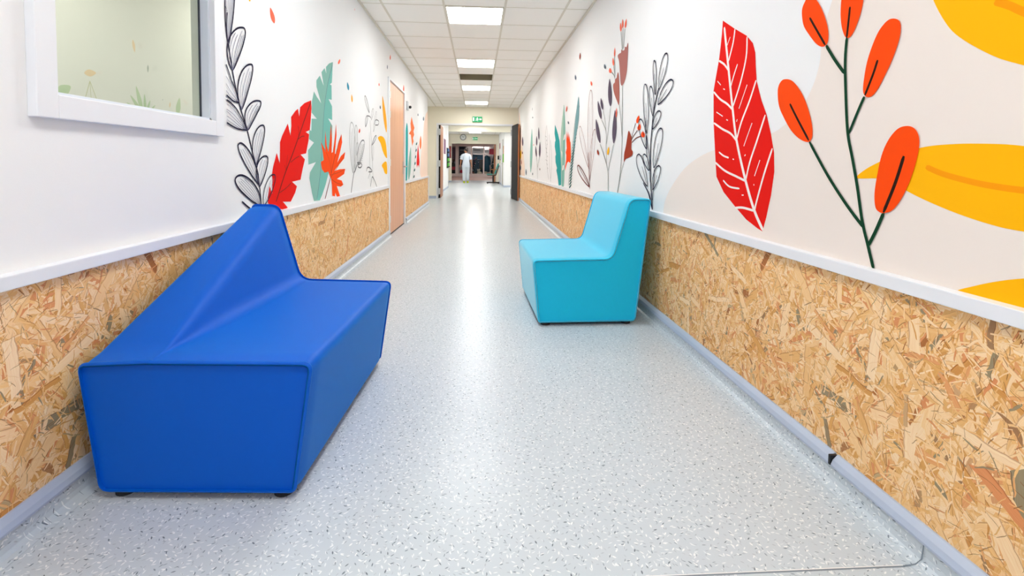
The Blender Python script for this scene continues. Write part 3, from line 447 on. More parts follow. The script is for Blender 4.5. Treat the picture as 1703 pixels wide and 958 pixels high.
  ('p','ferndark',1,[(5.827,0.874),(5.827,0.883),(5.813,0.891),(5.796,0.899),(5.775,0.906),(5.751,0.913),(5.725,0.919),(5.698,0.926),(5.666,0.932),(5.673,0.923),(5.685,0.915),(5.699,0.908),(5.716,0.9),(5.736,0.893),(5.759,0.886),(5.787,0.879)]),
  ('p','ferndark',1,[(5.813,0.911),(5.812,0.92),(5.799,0.928),(5.781,0.936),(5.76,0.943),(5.736,0.95),(5.71,0.957),(5.682,0.963),(5.65,0.969),(5.658,0.961),(5.67,0.953),(5.685,0.945),(5.702,0.937),(5.721,0.93),(5.745,0.923),(5.773,0.916)]),
  ('p','ferndark',1,[(5.798,0.948),(5.797,0.958),(5.783,0.966),(5.765,0.974),(5.744,0.981),(5.72,0.988),(5.694,0.994),(5.667,1),(5.634,1.006),(5.642,0.998),(5.654,0.99),(5.669,0.982),(5.686,0.974),(5.706,0.967),(5.729,0.96),(5.758,0.954)]),
  ('p','ferndark',1,[(5.783,0.985),(5.781,0.995),(5.767,1.003),(5.749,1.011),(5.728,1.018),(5.704,1.025),(5.678,1.031),(5.65,1.037),(5.618,1.043),(5.626,1.034),(5.638,1.026),(5.653,1.019),(5.67,1.011),(5.69,1.004),(5.714,0.997),(5.742,0.99)]),
  ('p','ferndark',1,[(5.766,1.022),(5.765,1.032),(5.751,1.04),(5.733,1.048),(5.712,1.055),(5.688,1.062),(5.661,1.068),(5.633,1.074),(5.601,1.079),(5.609,1.071),(5.622,1.063),(5.637,1.055),(5.654,1.048),(5.674,1.04),(5.698,1.034),(5.726,1.027)]),
  ('p','ferndark',1,[(5.75,1.058),(5.748,1.068),(5.734,1.077),(5.716,1.084),(5.694,1.091),(5.67,1.098),(5.644,1.104),(5.616,1.11),(5.584,1.116),(5.592,1.107),(5.605,1.099),(5.62,1.091),(5.637,1.084),(5.657,1.077),(5.681,1.07),(5.709,1.063)]),
  ('p','ferndark',1,[(5.733,1.095),(5.731,1.105),(5.717,1.113),(5.699,1.121),(5.677,1.128),(5.653,1.134),(5.627,1.141),(5.598,1.147),(5.566,1.152),(5.575,1.143),(5.587,1.135),(5.603,1.127),(5.62,1.12),(5.64,1.113),(5.664,1.106),(5.692,1.1)]),
  ('p','fernmid',1,[(5.716,1.131),(5.714,1.141),(5.699,1.149),(5.681,1.157),(5.659,1.164),(5.635,1.17),(5.609,1.177),(5.58,1.183),(5.548,1.188),(5.557,1.179),(5.57,1.171),(5.585,1.163),(5.603,1.156),(5.623,1.149),(5.647,1.142),(5.675,1.136)]),
  ('p','fernmid',1,[(5.698,1.167),(5.696,1.177),(5.681,1.185),(5.663,1.193),(5.641,1.2),(5.617,1.206),(5.59,1.212),(5.562,1.218),(5.53,1.223),(5.539,1.215),(5.552,1.207),(5.567,1.199),(5.585,1.191),(5.605,1.184),(5.629,1.178),(5.658,1.171)]),
  ('p','fernmid',1,[(5.681,1.202),(5.678,1.212),(5.663,1.221),(5.645,1.228),(5.623,1.235),(5.599,1.242),(5.572,1.248),(5.544,1.254),(5.511,1.259),(5.52,1.25),(5.534,1.242),(5.549,1.234),(5.567,1.227),(5.588,1.22),(5.612,1.213),(5.64,1.207)]),
  ('p','fernmid',1,[(5.662,1.238),(5.66,1.248),(5.645,1.256),(5.626,1.264),(5.604,1.27),(5.58,1.277),(5.553,1.283),(5.525,1.289),(5.493,1.294),(5.502,1.285),(5.515,1.277),(5.531,1.269),(5.549,1.262),(5.569,1.255),(5.593,1.248),(5.622,1.242)]),
  ('p','fernmid',1,[(5.644,1.273),(5.641,1.283),(5.627,1.291),(5.608,1.299),(5.586,1.306),(5.561,1.312),(5.535,1.318),(5.506,1.323),(5.474,1.328),(5.483,1.32),(5.497,1.312),(5.512,1.304),(5.53,1.296),(5.551,1.29),(5.575,1.283),(5.604,1.277)]),
  ('p','fernmid',1,[(5.626,1.308),(5.622,1.318),(5.608,1.326),(5.589,1.333),(5.567,1.34),(5.542,1.347),(5.516,1.353),(5.487,1.358),(5.455,1.363),(5.464,1.354),(5.478,1.346),(5.493,1.338),(5.511,1.331),(5.532,1.324),(5.557,1.317),(5.585,1.312)]),
  ('p','fernmid',1,[(5.626,1.343),(5.617,1.353),(5.596,1.361),(5.572,1.369),(5.545,1.375),(5.516,1.381),(5.485,1.387),(5.452,1.391),(5.416,1.395),(5.431,1.387),(5.449,1.379),(5.47,1.372),(5.493,1.365),(5.519,1.358),(5.548,1.352),(5.581,1.347)]),
  ('p','fernlight2',1,[(5.598,1.377),(5.591,1.387),(5.573,1.395),(5.552,1.403),(5.527,1.409),(5.5,1.415),(5.471,1.421),(5.441,1.426),(5.407,1.43),(5.419,1.421),(5.435,1.414),(5.453,1.406),(5.474,1.399),(5.497,1.392),(5.524,1.386),(5.555,1.381)]),
  ('p','fernlight2',1,[(5.569,1.411),(5.566,1.421),(5.55,1.429),(5.531,1.436),(5.509,1.443),(5.484,1.449),(5.457,1.455),(5.429,1.46),(5.397,1.464),(5.407,1.456),(5.42,1.448),(5.436,1.44),(5.455,1.433),(5.476,1.426),(5.5,1.42),(5.529,1.414)]),
  ('p','fernlight2',1,[(5.541,1.444),(5.54,1.454),(5.527,1.462),(5.51,1.47),(5.49,1.476),(5.468,1.483),(5.444,1.489),(5.417,1.494),(5.387,1.499),(5.394,1.49),(5.406,1.482),(5.419,1.474),(5.435,1.466),(5.454,1.46),(5.476,1.453),(5.503,1.447)]),
  ('p','fernlight2',1,[(5.513,1.476),(5.514,1.487),(5.504,1.495),(5.489,1.503),(5.472,1.51),(5.452,1.516),(5.429,1.522),(5.405,1.528),(5.377,1.533),(5.381,1.524),(5.391,1.515),(5.402,1.507),(5.416,1.5),(5.433,1.493),(5.452,1.486),(5.476,1.48)]),
  ('p','fernlight2',1,[(5.484,1.508),(5.488,1.519),(5.48,1.528),(5.468,1.536),(5.453,1.543),(5.435,1.55),(5.415,1.556),(5.393,1.562),(5.366,1.567),(5.369,1.557),(5.376,1.549),(5.385,1.541),(5.397,1.533),(5.411,1.526),(5.428,1.519),(5.45,1.513)]),
  ('p','fernlight2',1,[(5.456,1.54),(5.462,1.551),(5.457,1.56),(5.447,1.568),(5.434,1.575),(5.418,1.582),(5.4,1.589),(5.38,1.595),(5.356,1.6),(5.356,1.591),(5.361,1.582),(5.368,1.574),(5.377,1.566),(5.389,1.558),(5.405,1.551),(5.424,1.545)]),
  ('p','fernlight2',1,[(5.428,1.572),(5.437,1.583),(5.433,1.592),(5.426,1.6),(5.415,1.608),(5.401,1.615),(5.385,1.622),(5.367,1.628),(5.345,1.634),(5.343,1.624),(5.346,1.615),(5.351,1.607),(5.358,1.598),(5.368,1.591),(5.381,1.583),(5.399,1.577)]),
  ('p','fernlight2',1,[(5.404,1.74),(5.358,1.639),(5.368,1.495),(5.455,1.367),(5.533,1.279),(5.603,1.213),(5.658,1.168),(5.624,1.331),(5.551,1.5),(5.479,1.653)]),
 ]),
 ('R','painted_teal_leaf','teal leaf with nicked edges painted beside the tall sage leaf',[
  ('p','teal',0,[(7.061,1.564),(6.929,1.498),(6.763,1.401),(6.629,1.296),(6.558,1.142),(6.494,0.95),(6.455,0.699),(6.657,0.683),(6.761,0.807),(6.873,0.89),(6.824,0.927),(6.955,1.006),(6.982,1.094),(6.93,1.122),(7.051,1.242),(7.037,1.301),(6.985,1.327),(7.087,1.436)]),
 ]),
 ('R','painted_sage_leaf','tall pointed sage green leaf painted between teal and orange leaves',[
  ('p','sage',1,[(6.335,1.764),(6.265,1.632),(6.206,1.445),(6.198,1.185),(6.211,0.925),(6.257,0.694),(6.416,0.691),(6.471,0.869),(6.542,1.142),(6.546,1.361),(6.469,1.558),(6.388,1.684)]),
  ('p','sagelight',1,[(6.335,1.757),(6.455,1.571),(6.538,1.36),(6.534,1.141),(6.462,0.95),(6.395,0.897),(6.378,1.218),(6.356,1.482)]),
  ('p','veinwhite',0,[(6.286,1.365),(6.199,1.369),(6.237,1.304),(6.354,1.296)]),
  ('p','veinwhite',0,[(6.355,0.964),(6.266,0.971),(6.291,0.911),(6.395,0.897)]),
  ('p','veinwhite',0,[(6.497,1.168),(6.417,1.139),(6.425,1.058)]),
 ]),
 ('R','painted_orange_leaf','orange spiky fan leaf painted behind the striped fern',[
  ('p','orange',0,[(6.103,1.399),(6.04,1.306),(6.007,1.392),(5.952,1.289),(5.925,1.362),(5.878,1.261),(5.838,1.247),(5.808,1.124),(5.794,1.026),(5.855,0.996),(5.948,1.015),(6.041,0.997),(6.106,0.952),(6.158,0.893),(6.177,0.951),(6.113,1.029),(6.105,1.093),(6.15,1.132),(6.085,1.181),(6.121,1.285)]),
 ]),
 ('R','painted_sketch_plant','faint grey sketched stalks painted beyond the teal leaf',[
  ('l','sketch',0.02,[(7.939,1.623),(8.055,1.43),(7.927,1.191),(7.769,0.902),(7.607,0.736)]),
  ('l','sketch',0.02,[(7.888,1.615),(7.816,1.388),(7.897,1.19)]),
  ('l','sketch',0.02,[(7.629,1.462),(7.545,1.264),(7.537,0.988),(7.373,0.703)]),
  ('l','sketch',0.02,[(7.48,1.357),(7.356,1.176),(7.309,0.961),(7.419,0.715)]),
  ('p','sketch',1,[(7.919,1.423),(7.953,1.427),(7.976,1.431),(7.996,1.435),(8.013,1.44),(8.028,1.445),(8.04,1.45),(8.051,1.454),(8.057,1.46),(8.029,1.455),(8.005,1.451),(7.982,1.446),(7.963,1.442),(7.945,1.437),(7.931,1.433),(7.92,1.428)]),
  ('p','sketch',1,[(7.893,1.356),(7.916,1.361),(7.928,1.365),(7.935,1.368),(7.939,1.372),(7.94,1.376),(7.938,1.38),(7.935,1.383),(7.926,1.387),(7.909,1.383),(7.897,1.379),(7.887,1.375),(7.88,1.371),(7.875,1.367),(7.874,1.363),(7.877,1.359)]),
  ('p','sketch',1,[(7.866,1.29),(7.876,1.295),(7.875,1.299),(7.869,1.303),(7.86,1.306),(7.849,1.309),(7.835,1.312),(7.819,1.314),(7.799,1.316),(7.795,1.312),(7.796,1.308),(7.799,1.304),(7.804,1.301),(7.812,1.298),(7.824,1.294),(7.839,1.292)]),
  ('p','sketch',1,[(7.84,1.225),(7.878,1.228),(7.908,1.232),(7.935,1.236),(7.959,1.24),(7.982,1.245),(8.003,1.25),(8.022,1.255),(8.038,1.26),(8.003,1.257),(7.972,1.253),(7.943,1.249),(7.916,1.244),(7.891,1.24),(7.869,1.236),(7.85,1.231)]),
  ('p','sketch',1,[(7.813,1.16),(7.843,1.163),(7.861,1.166),(7.875,1.17),(7.887,1.174),(7.896,1.178),(7.902,1.182),(7.907,1.186),(7.907,1.191),(7.884,1.187),(7.864,1.184),(7.848,1.18),(7.833,1.176),(7.821,1.172),(7.812,1.168),(7.807,1.164)]),
  ('p','sketch',1,[(7.787,1.095),(7.806,1.099),(7.812,1.103),(7.814,1.106),(7.813,1.11),(7.809,1.113),(7.802,1.117),(7.793,1.12),(7.78,1.123),(7.769,1.119),(7.762,1.116),(7.757,1.112),(7.755,1.108),(7.755,1.105),(7.759,1.101),(7.767,1.098)]),
  ('p','sketch',1,[(7.761,1.03),(7.804,1.032),(7.84,1.035),(7.874,1.039),(7.906,1.043),(7.936,1.047),(7.966,1.051),(7.993,1.056),(8.018,1.062),(7.977,1.059),(7.94,1.056),(7.904,1.052),(7.869,1.049),(7.837,1.045),(7.808,1.041),(7.781,1.036)]),
  ('p','sketch',1,[(7.735,0.967),(7.769,0.968),(7.794,0.971),(7.815,0.975),(7.834,0.978),(7.851,0.982),(7.866,0.986),(7.879,0.991),(7.888,0.995),(7.858,0.993),(7.833,0.99),(7.809,0.987),(7.788,0.983),(7.769,0.98),(7.752,0.976),(7.739,0.972)]),
  ('p','sketch',1,[(7.71,0.903),(7.734,0.906),(7.748,0.909),(7.757,0.912),(7.763,0.916),(7.767,0.919),(7.768,0.923),(7.767,0.927),(7.761,0.931),(7.743,0.928),(7.729,0.925),(7.717,0.921),(7.708,0.918),(7.701,0.915),(7.697,0.911),(7.698,0.907)]),
 ]),
 ('R','painted_purple_plant','small dark seed pods on thin stalks painted farther along the right wall',[
  ('l','stemgrey',0.03,[(9.011,0.708),(9.108,0.989),(9.263,1.159)]),
  ('l','stemgrey',0.03,[(9.034,0.923),(8.795,1.117)]),
  ('p','purple',1,[(9.231,1.116),(9.323,1.143),(9.372,1.17),(9.404,1.198),(9.424,1.225),(9.432,1.252),(9.431,1.28),(9.422,1.306),(9.395,1.333),(9.326,1.304),(9.276,1.276),(9.235,1.249),(9.203,1.222),(9.182,1.195),(9.173,1.168),(9.18,1.142)]),
  ('p','purple',1,[(9.226,1.335),(9.299,1.361),(9.328,1.386),(9.34,1.41),(9.339,1.433),(9.328,1.456),(9.307,1.478),(9.278,1.5),(9.232,1.52),(9.185,1.494),(9.155,1.47),(9.134,1.446),(9.122,1.422),(9.12,1.399),(9.13,1.377),(9.156,1.355)]),
  ('p','purple',1,[(8.756,1.109),(8.835,1.146),(8.864,1.182),(8.874,1.218),(8.87,1.253),(8.853,1.288),(8.826,1.322),(8.79,1.355),(8.735,1.388),(8.686,1.351),(8.656,1.315),(8.636,1.28),(8.625,1.245),(8.626,1.21),(8.641,1.176),(8.673,1.142)]),
  ('p','purple',1,[(8.89,1.427),(8.965,1.461),(8.999,1.492),(9.018,1.523),(9.024,1.553),(9.021,1.583),(9.009,1.612),(8.989,1.64),(8.954,1.667),(8.902,1.634),(8.867,1.602),(8.84,1.571),(8.822,1.541),(8.812,1.511),(8.815,1.482),(8.832,1.454)]),
 ]),
 ('R','painted_sage_leaf','thin sage leaf painted near the far end of the right wall',[
  ('p','sage',1,[(10.228,0.802),(10.366,0.919),(10.407,1.038),(10.412,1.157),(10.389,1.276),(10.343,1.392),(10.278,1.506),(10.197,1.618),(10.08,1.725),(10.002,1.605),(9.96,1.489),(9.935,1.375),(9.929,1.261),(9.943,1.148),(9.983,1.035),(10.058,0.92)]),
 ]),
 ('R','painted_petal_specks','small dark and orange specks painted beside the dark fire door',[
  ('p','slate',1,[(12.659,0.818),(12.774,0.835),(12.815,0.852),(12.829,0.869),(12.822,0.887),(12.798,0.905),(12.758,0.922),(12.705,0.94),(12.625,0.957),(12.553,0.94),(12.51,0.923),(12.481,0.906),(12.466,0.889),(12.468,0.872),(12.49,0.854),(12.537,0.837)]),
  ('p','brown',1,[(12.372,0.969),(12.445,0.986),(12.479,1.003),(12.497,1.02),(12.504,1.037),(12.502,1.054),(12.491,1.071),(12.473,1.089),(12.439,1.105),(12.389,1.088),(12.354,1.071),(12.327,1.054),(12.309,1.037),(12.299,1.02),(12.3,1.003),(12.316,0.986)]),
  ('p','redlinedk',1,[(12.161,1.236),(12.257,1.246),(12.294,1.255),(12.309,1.264),(12.309,1.272),(12.294,1.281),(12.267,1.288),(12.229,1.296),(12.17,1.303),(12.109,1.293),(12.07,1.283),(12.042,1.274),(12.026,1.266),(12.023,1.258),(12.036,1.25),(12.07,1.242)]),
  ('p','yellow',1,[(12.748,1.108),(12.857,1.143),(12.88,1.176),(12.872,1.208),(12.84,1.24),(12.788,1.271),(12.719,1.301),(12.636,1.33),(12.522,1.357),(12.465,1.324),(12.439,1.292),(12.429,1.26),(12.435,1.228),(12.46,1.198),(12.507,1.167),(12.585,1.137)]),
  ('p','purple',1,[(12.091,1.433),(12.225,1.468),(12.283,1.501),(12.312,1.533),(12.319,1.564),(12.308,1.595),(12.281,1.624),(12.24,1.653),(12.169,1.679),(12.079,1.644),(12.02,1.611),(11.975,1.579),(11.945,1.547),(11.934,1.517),(11.943,1.487),(11.979,1.459)]),
  ('p','redlinedk',1,[(8.682,0.869),(8.714,0.874),(8.727,0.879),(8.733,0.884),(8.732,0.889),(8.728,0.894),(8.719,0.899),(8.706,0.904),(8.686,0.909),(8.665,0.904),(8.651,0.899),(8.642,0.894),(8.636,0.89),(8.635,0.885),(8.639,0.88),(8.65,0.875)]),
  ('p','slate',1,[(9.844,0.755),(9.882,0.761),(9.895,0.768),(9.898,0.775),(9.894,0.782),(9.883,0.789),(9.868,0.796),(9.848,0.803),(9.819,0.81),(9.796,0.803),(9.782,0.796),(9.774,0.79),(9.77,0.783),(9.773,0.776),(9.782,0.769),(9.8,0.762)]),
  ('p','slate',1,[(11.131,0.726),(11.204,0.742),(11.236,0.759),(11.254,0.777),(11.259,0.795),(11.256,0.813),(11.243,0.831),(11.224,0.849),(11.188,0.868),(11.139,0.851),(11.105,0.833),(11.079,0.816),(11.061,0.798),(11.053,0.781),(11.055,0.763),(11.073,0.745)]),
  ('p','sketch',1,[(10.024,2.094),(10.056,2.106),(10.069,2.115),(10.075,2.124),(10.075,2.132),(10.071,2.139),(10.063,2.146),(10.05,2.153),(10.031,2.158),(10.01,2.148),(9.996,2.138),(9.986,2.129),(9.98,2.121),(9.978,2.113),(9.982,2.105),(9.993,2.099)]),
  ('p','sketch',1,[(9.941,1.923),(9.973,1.93),(9.985,1.936),(9.991,1.941),(9.99,1.945),(9.986,1.95),(9.977,1.953),(9.965,1.956),(9.945,1.959),(9.924,1.953),(9.911,1.947),(9.902,1.941),(9.896,1.936),(9.895,1.932),(9.899,1.928),(9.91,1.924)]),
  ('p','coral',1,[(9.723,1.354),(9.753,1.359),(9.765,1.364),(9.77,1.369),(9.77,1.373),(9.766,1.378),(9.757,1.382),(9.746,1.386),(9.727,1.389),(9.707,1.384),(9.694,1.379),(9.685,1.374),(9.68,1.37),(9.679,1.365),(9.683,1.361),(9.694,1.357)]),
 ]),
 ('R','mural_backdrop','peach coloured painted band at the far end of the right wall',[
  ('p','peach',0,[(13.356,2.413),(13.118,2.304),(12.669,1.915),(12.372,1.556),(11.923,1.209),(11.599,0.949),(11.504,0.696),(12.142,0.692),(13.479,0.709)]),
 ]),
 ('L','painted_leaf_sprig','black outlined climbing sprig of veined oval leaves painted beside the window',[
  ('l','ink',0.01,[(2.378,1.547),(2.383,1.506),(2.403,1.44),(2.423,1.373),(2.467,1.269),(2.495,1.219),(2.543,1.145),(2.567,1.103),(2.598,1.036),(2.63,0.974),(2.663,0.903),(2.682,0.838),(2.695,0.772),(2.7,0.722)]),
  ('l','ink',0.008,[(2.372,1.671),(2.364,1.613),(2.368,1.558),(2.377,1.519)]),
  ('l','ink',0.006,[(2.35,1.702),(2.369,1.675)]),
  ('l','ink',0.008,[(2.378,1.522),(2.373,1.53),(2.365,1.555),(2.358,1.594),(2.353,1.645),(2.353,1.702),(2.358,1.76),(2.369,1.815),(2.384,1.862),(2.402,1.895),(2.424,1.913),(2.439,1.909),(2.448,1.886),(2.451,1.844),(2.448,1.79),(2.439,1.728),(2.426,1.665),(2.41,1.608),(2.396,1.562),(2.384,1.532),(2.378,1.522)]),
  ('l','vein',0.0026,[(2.378,1.522),(2.394,1.571),(2.413,1.644),(2.428,1.724),(2.439,1.812),(2.441,1.86)]),
  ('l','vein',0.0026,[(2.378,1.522),(2.39,1.57),(2.404,1.641),(2.417,1.721),(2.427,1.808),(2.43,1.843)]),
  ('l','vein',0.0026,[(2.378,1.522),(2.385,1.569),(2.396,1.639),(2.406,1.718),(2.416,1.804),(2.424,1.88)]),
  ('l','vein',0.0026,[(2.378,1.522),(2.38,1.567),(2.386,1.637),(2.394,1.714),(2.404,1.8),(2.41,1.849)]),
  ('l','vein',0.0026,[(2.378,1.522),(2.374,1.566),(2.375,1.634),(2.38,1.71),(2.39,1.795),(2.401,1.859)]),
  ('l','vein',0.0026,[(2.378,1.522),(2.369,1.565),(2.365,1.631),(2.366,1.706),(2.376,1.791),(2.38,1.812)]),
  ('l','ink',0.009,[(2.411,1.409),(2.402,1.413),(2.387,1.427),(2.373,1.45),(2.365,1.478),(2.367,1.511),(2.381,1.545),(2.407,1.578),(2.442,1.607),(2.482,1.629),(2.525,1.641),(2.543,1.638),(2.548,1.623),(2.541,1.597),(2.525,1.563),(2.503,1.526),(2.479,1.49),(2.455,1.457),(2.435,1.431),(2.419,1.415),(2.411,1.409)]),
  ('l','vein',0.003,[(2.411,1.409),(2.433,1.436),(2.458,1.478),(2.486,1.524),(2.515,1.577),(2.53,1.608)]),
  ('l','vein',0.003,[(2.411,1.409),(2.426,1.436),(2.445,1.476),(2.469,1.522),(2.498,1.575),(2.511,1.599)]),
  ('l','vein',0.003,[(2.411,1.409),(2.419,1.435),(2.433,1.475),(2.452,1.521),(2.481,1.572),(2.513,1.623)]),
  ('l','vein',0.003,[(2.411,1.409),(2.407,1.434),(2.41,1.473),(2.423,1.517),(2.45,1.568),(2.468,1.592)]),
  ('l','vein',0.003,[(2.411,1.409),(2.395,1.433),(2.388,1.471),(2.394,1.514),(2.42,1.564),(2.448,1.596)]),
  ('l','ink',0.009,[(2.495,1.231),(2.487,1.237),(2.475,1.253),(2.465,1.279),(2.459,1.311),(2.463,1.346),(2.478,1.383),(2.502,1.417),(2.534,1.446),(2.57,1.466),(2.607,1.476),(2.621,1.471),(2.623,1.454),(2.615,1.427),(2.599,1.391),(2.578,1.353),(2.556,1.315),(2.535,1.28),(2.516,1.254),(2.502,1.237),(2.495,1.231)]),
  ('l','vein',0.003,[(2.495,1.231),(2.514,1.26),(2.537,1.303),(2.562,1.352),(2.59,1.407),(2.606,1.441)]),
  ('l','vein',0.003,[(2.495,1.231),(2.507,1.26),(2.524,1.302),(2.545,1.351),(2.573,1.405),(2.589,1.435)]),
  ('l','vein',0.003,[(2.495,1.231),(2.497,1.259),(2.506,1.302),(2.522,1.349),(2.549,1.403),(2.58,1.451)]),
  ('l','vein',0.003,[(2.495,1.231),(2.485,1.259),(2.483,1.301),(2.492,1.348),(2.518,1.401),(2.53,1.418)]),
  ('l','ink',0.009,[(2.558,1.134),(2.55,1.139),(2.539,1.153),(2.53,1.173),(2.528,1.197),(2.535,1.222),(2.555,1.247),(2.586,1.269),(2.623,1.286),(2.663,1.296),(2.702,1.298),(2.713,1.292),(2.71,1.28),(2.696,1.26),(2.672,1.237),(2.646,1.212),(2.62,1.187),(2.597,1.165),(2.578,1.147),(2.564,1.137),(2.558,1.134)]),
  ('l','vein',0.003,[(2.558,1.134),(2.577,1.152),(2.602,1.181),(2.631,1.213),(2.668,1.249),(2.692,1.272)]),
  ('l','vein',0.003,[(2.558,1.134),(2.571,1.153),(2.59,1.182),(2.617,1.214),(2.653,1.25),(2.674,1.27)]),
  ('l','vein',0.003,[(2.558,1.134),(2.562,1.154),(2.573,1.184),(2.594,1.217),(2.63,1.252),(2.67,1.283)]),
  ('l','vein',0.003,[(2.558,1.134),(2.549,1.155),(2.55,1.187),(2.564,1.22),(2.598,1.255),(2.613,1.266)]),
  ('l','ink',0.009,[(2.641,0.952),(2.634,0.958),(2.622,0.974),(2.611,0.999),(2.605,1.029),(2.607,1.063),(2.619,1.096),(2.64,1.125),(2.667,1.149),(2.698,1.165),(2.731,1.171),(2.748,1.165),(2.754,1.149),(2.75,1.124),(2.738,1.092),(2.72,1.058),(2.7,1.024),(2.68,0.995),(2.662,0.971),(2.648,0.957),(2.641,0.952)]),
  ('l','vein',0.003,[(2.641,0.952),(2.659,0.977),(2.68,1.015),(2.701,1.059),(2.725,1.107),(2.737,1.139)]),
  ('l','vein',0.003,[(2.641,0.952),(2.651,0.977),(2.665,1.016),(2.683,1.06),(2.705,1.108),(2.718,1.134)]),
  ('l','vein',0.003,[(2.641,0.952),(2.642,0.978),(2.648,1.017),(2.66,1.06),(2.682,1.108),(2.708,1.149)]),
  ('l','vein',0.003,[(2.641,0.952),(2.631,0.979),(2.627,1.018),(2.634,1.062),(2.654,1.109),(2.664,1.124)]),
  ('l','ink',0.009,[(2.673,0.848),(2.662,0.853),(2.637,0.868),(2.604,0.891),(2.567,0.92),(2.529,0.951),(2.496,0.983),(2.47,1.011),(2.456,1.035),(2.454,1.052),(2.467,1.061),(2.491,1.062),(2.521,1.052),(2.557,1.033),(2.592,1.006),(2.625,0.973),(2.65,0.937),(2.666,0.903),(2.674,0.874),(2.675,0.855),(2.673,0.848)]),
  ('l','vein',0.003,[(2.673,0.848),(2.661,0.879),(2.635,0.922),(2.6,0.967),(2.552,1.013),(2.514,1.041)]),
  ('l','vein',0.003,[(2.673,0.848),(2.65,0.877),(2.616,0.918),(2.575,0.962),(2.528,1.007),(2.497,1.034)]),
  ('l','vein',0.003,[(2.673,0.848),(2.64,0.875),(2.597,0.914),(2.552,0.956),(2.506,1.001),(2.477,1.032)]),
  ('l','ink',0.009,[(2.683,0.839),(2.675,0.844),(2.664,0.858),(2.652,0.878),(2.645,0.902),(2.647,0.928),(2.658,0.953),(2.678,0.975),(2.705,0.991),(2.735,1.001),(2.766,1.003),(2.784,0.997),(2.79,0.984),(2.786,0.965),(2.775,0.942),(2.758,0.916),(2.739,0.891),(2.72,0.87),(2.703,0.853),(2.69,0.842),(2.683,0.839)]),
  ('l','vein',0.003,[(2.683,0.839),(2.697,0.858),(2.715,0.886),(2.734,0.919),(2.756,0.955),(2.769,0.98)]),
  ('l','vein',0.003,[(2.683,0.839),(2.688,0.859),(2.696,0.889),(2.71,0.921),(2.732,0.957),(2.748,0.98)]),
  ('l','vein',0.003,[(2.683,0.839),(2.674,0.861),(2.671,0.892),(2.678,0.925),(2.699,0.96),(2.722,0.984)]),
  ('l','ink',0.01,[(2.694,0.732),(2.679,0.734),(2.647,0.744),(2.604,0.759),(2.557,0.78),(2.51,0.804),(2.469,0.827),(2.438,0.85),(2.421,0.87),(2.42,0.886),(2.437,0.898),(2.466,0.903),(2.503,0.9),(2.546,0.888),(2.591,0.869),(2.631,0.843),(2.663,0.814),(2.684,0.783),(2.694,0.757),(2.696,0.739),(2.694,0.732)]),
  ('l','vein',0.0026,[(2.694,0.732),(2.685,0.761),(2.657,0.8),(2.614,0.838),(2.554,0.873),(2.514,0.889)]),
  ('l','vein',0.0026,[(2.694,0.732),(2.677,0.759),(2.643,0.795),(2.598,0.832),(2.538,0.867),(2.511,0.88)]),
  ('l','vein',0.0026,[(2.694,0.732),(2.67,0.756),(2.63,0.791),(2.581,0.827),(2.522,0.862),(2.466,0.888)]),
  ('l','vein',0.0026,[(2.694,0.732),(2.662,0.754),(2.616,0.787),(2.564,0.821),(2.505,0.856),(2.473,0.874)]),
  ('l','vein',0.0026,[(2.694,0.732),(2.653,0.752),(2.601,0.782),(2.546,0.815),(2.488,0.85),(2.45,0.874)]),
  ('l','vein',0.0026,[(2.694,0.732),(2.645,0.749),(2.586,0.778),(2.528,0.809),(2.47,0.844),(2.458,0.852)]),
  ('l','ink',0.01,[(2.694,0.732),(2.668,0.69),(2.567,0.728),(2.482,0.771)]),
  ('l','ink',0.007,[(2.729,0.729),(2.725,0.735),(2.722,0.749),(2.723,0.77),(2.729,0.795),(2.742,0.822),(2.76,0.848),(2.785,0.871),(2.813,0.888),(2.842,0.897),(2.871,0.897),(2.884,0.89),(2.887,0.875),(2.879,0.854),(2.861,0.829),(2.837,0.803),(2.809,0.778),(2.781,0.757),(2.756,0.741),(2.737,0.732),(2.729,0.729)]),
  ('l','vein',0.0026,[(2.729,0.729),(2.751,0.747),(2.78,0.775),(2.811,0.808),(2.843,0.846),(2.865,0.876)]),
  ('l','vein',0.0026,[(2.729,0.729),(2.737,0.75),(2.756,0.781),(2.779,0.815),(2.81,0.852),(2.826,0.869)]),
  ('l','ink',0.008,[(2.35,1.424),(2.369,1.401),(2.405,1.35),(2.443,1.313),(2.471,1.266)]),
  ('l','vein',0.003,[(2.348,1.369),(2.389,1.34),(2.426,1.299),(2.467,1.264)]),
  ('l','vein',0.003,[(2.347,1.335),(2.396,1.299),(2.465,1.263)]),
  ('l','vein',0.003,[(2.346,1.303),(2.395,1.277),(2.465,1.263)]),
  ('l','ink',0.008,[(2.349,1.282),(2.38,1.271),(2.417,1.261),(2.471,1.261)]),
  ('l','ink',0.008,[(2.349,1.26),(2.394,1.248),(2.448,1.223),(2.499,1.18),(2.543,1.135)]),
  ('l','vein',0.003,[(2.353,1.243),(2.408,1.223),(2.471,1.186),(2.539,1.133)]),
  ('l','vein',0.003,[(2.348,1.216),(2.408,1.199),(2.47,1.169),(2.538,1.133)]),
  ('l','vein',0.003,[(2.349,1.206),(2.407,1.183),(2.47,1.157),(2.536,1.132)]),
  ('l','vein',0.003,[(2.349,1.185),(2.414,1.165),(2.478,1.142),(2.536,1.132)]),
  ('l','vein',0.003,[(2.348,1.168),(2.414,1.149),(2.485,1.133),(2.536,1.132)]),
  ('l','ink',0.008,[(2.347,1.153),(2.406,1.139),(2.469,1.13),(2.545,1.131)]),
 ]),
 ('L','painted_red_leaf','red banana leaf with split edges painted behind the blue bench',[
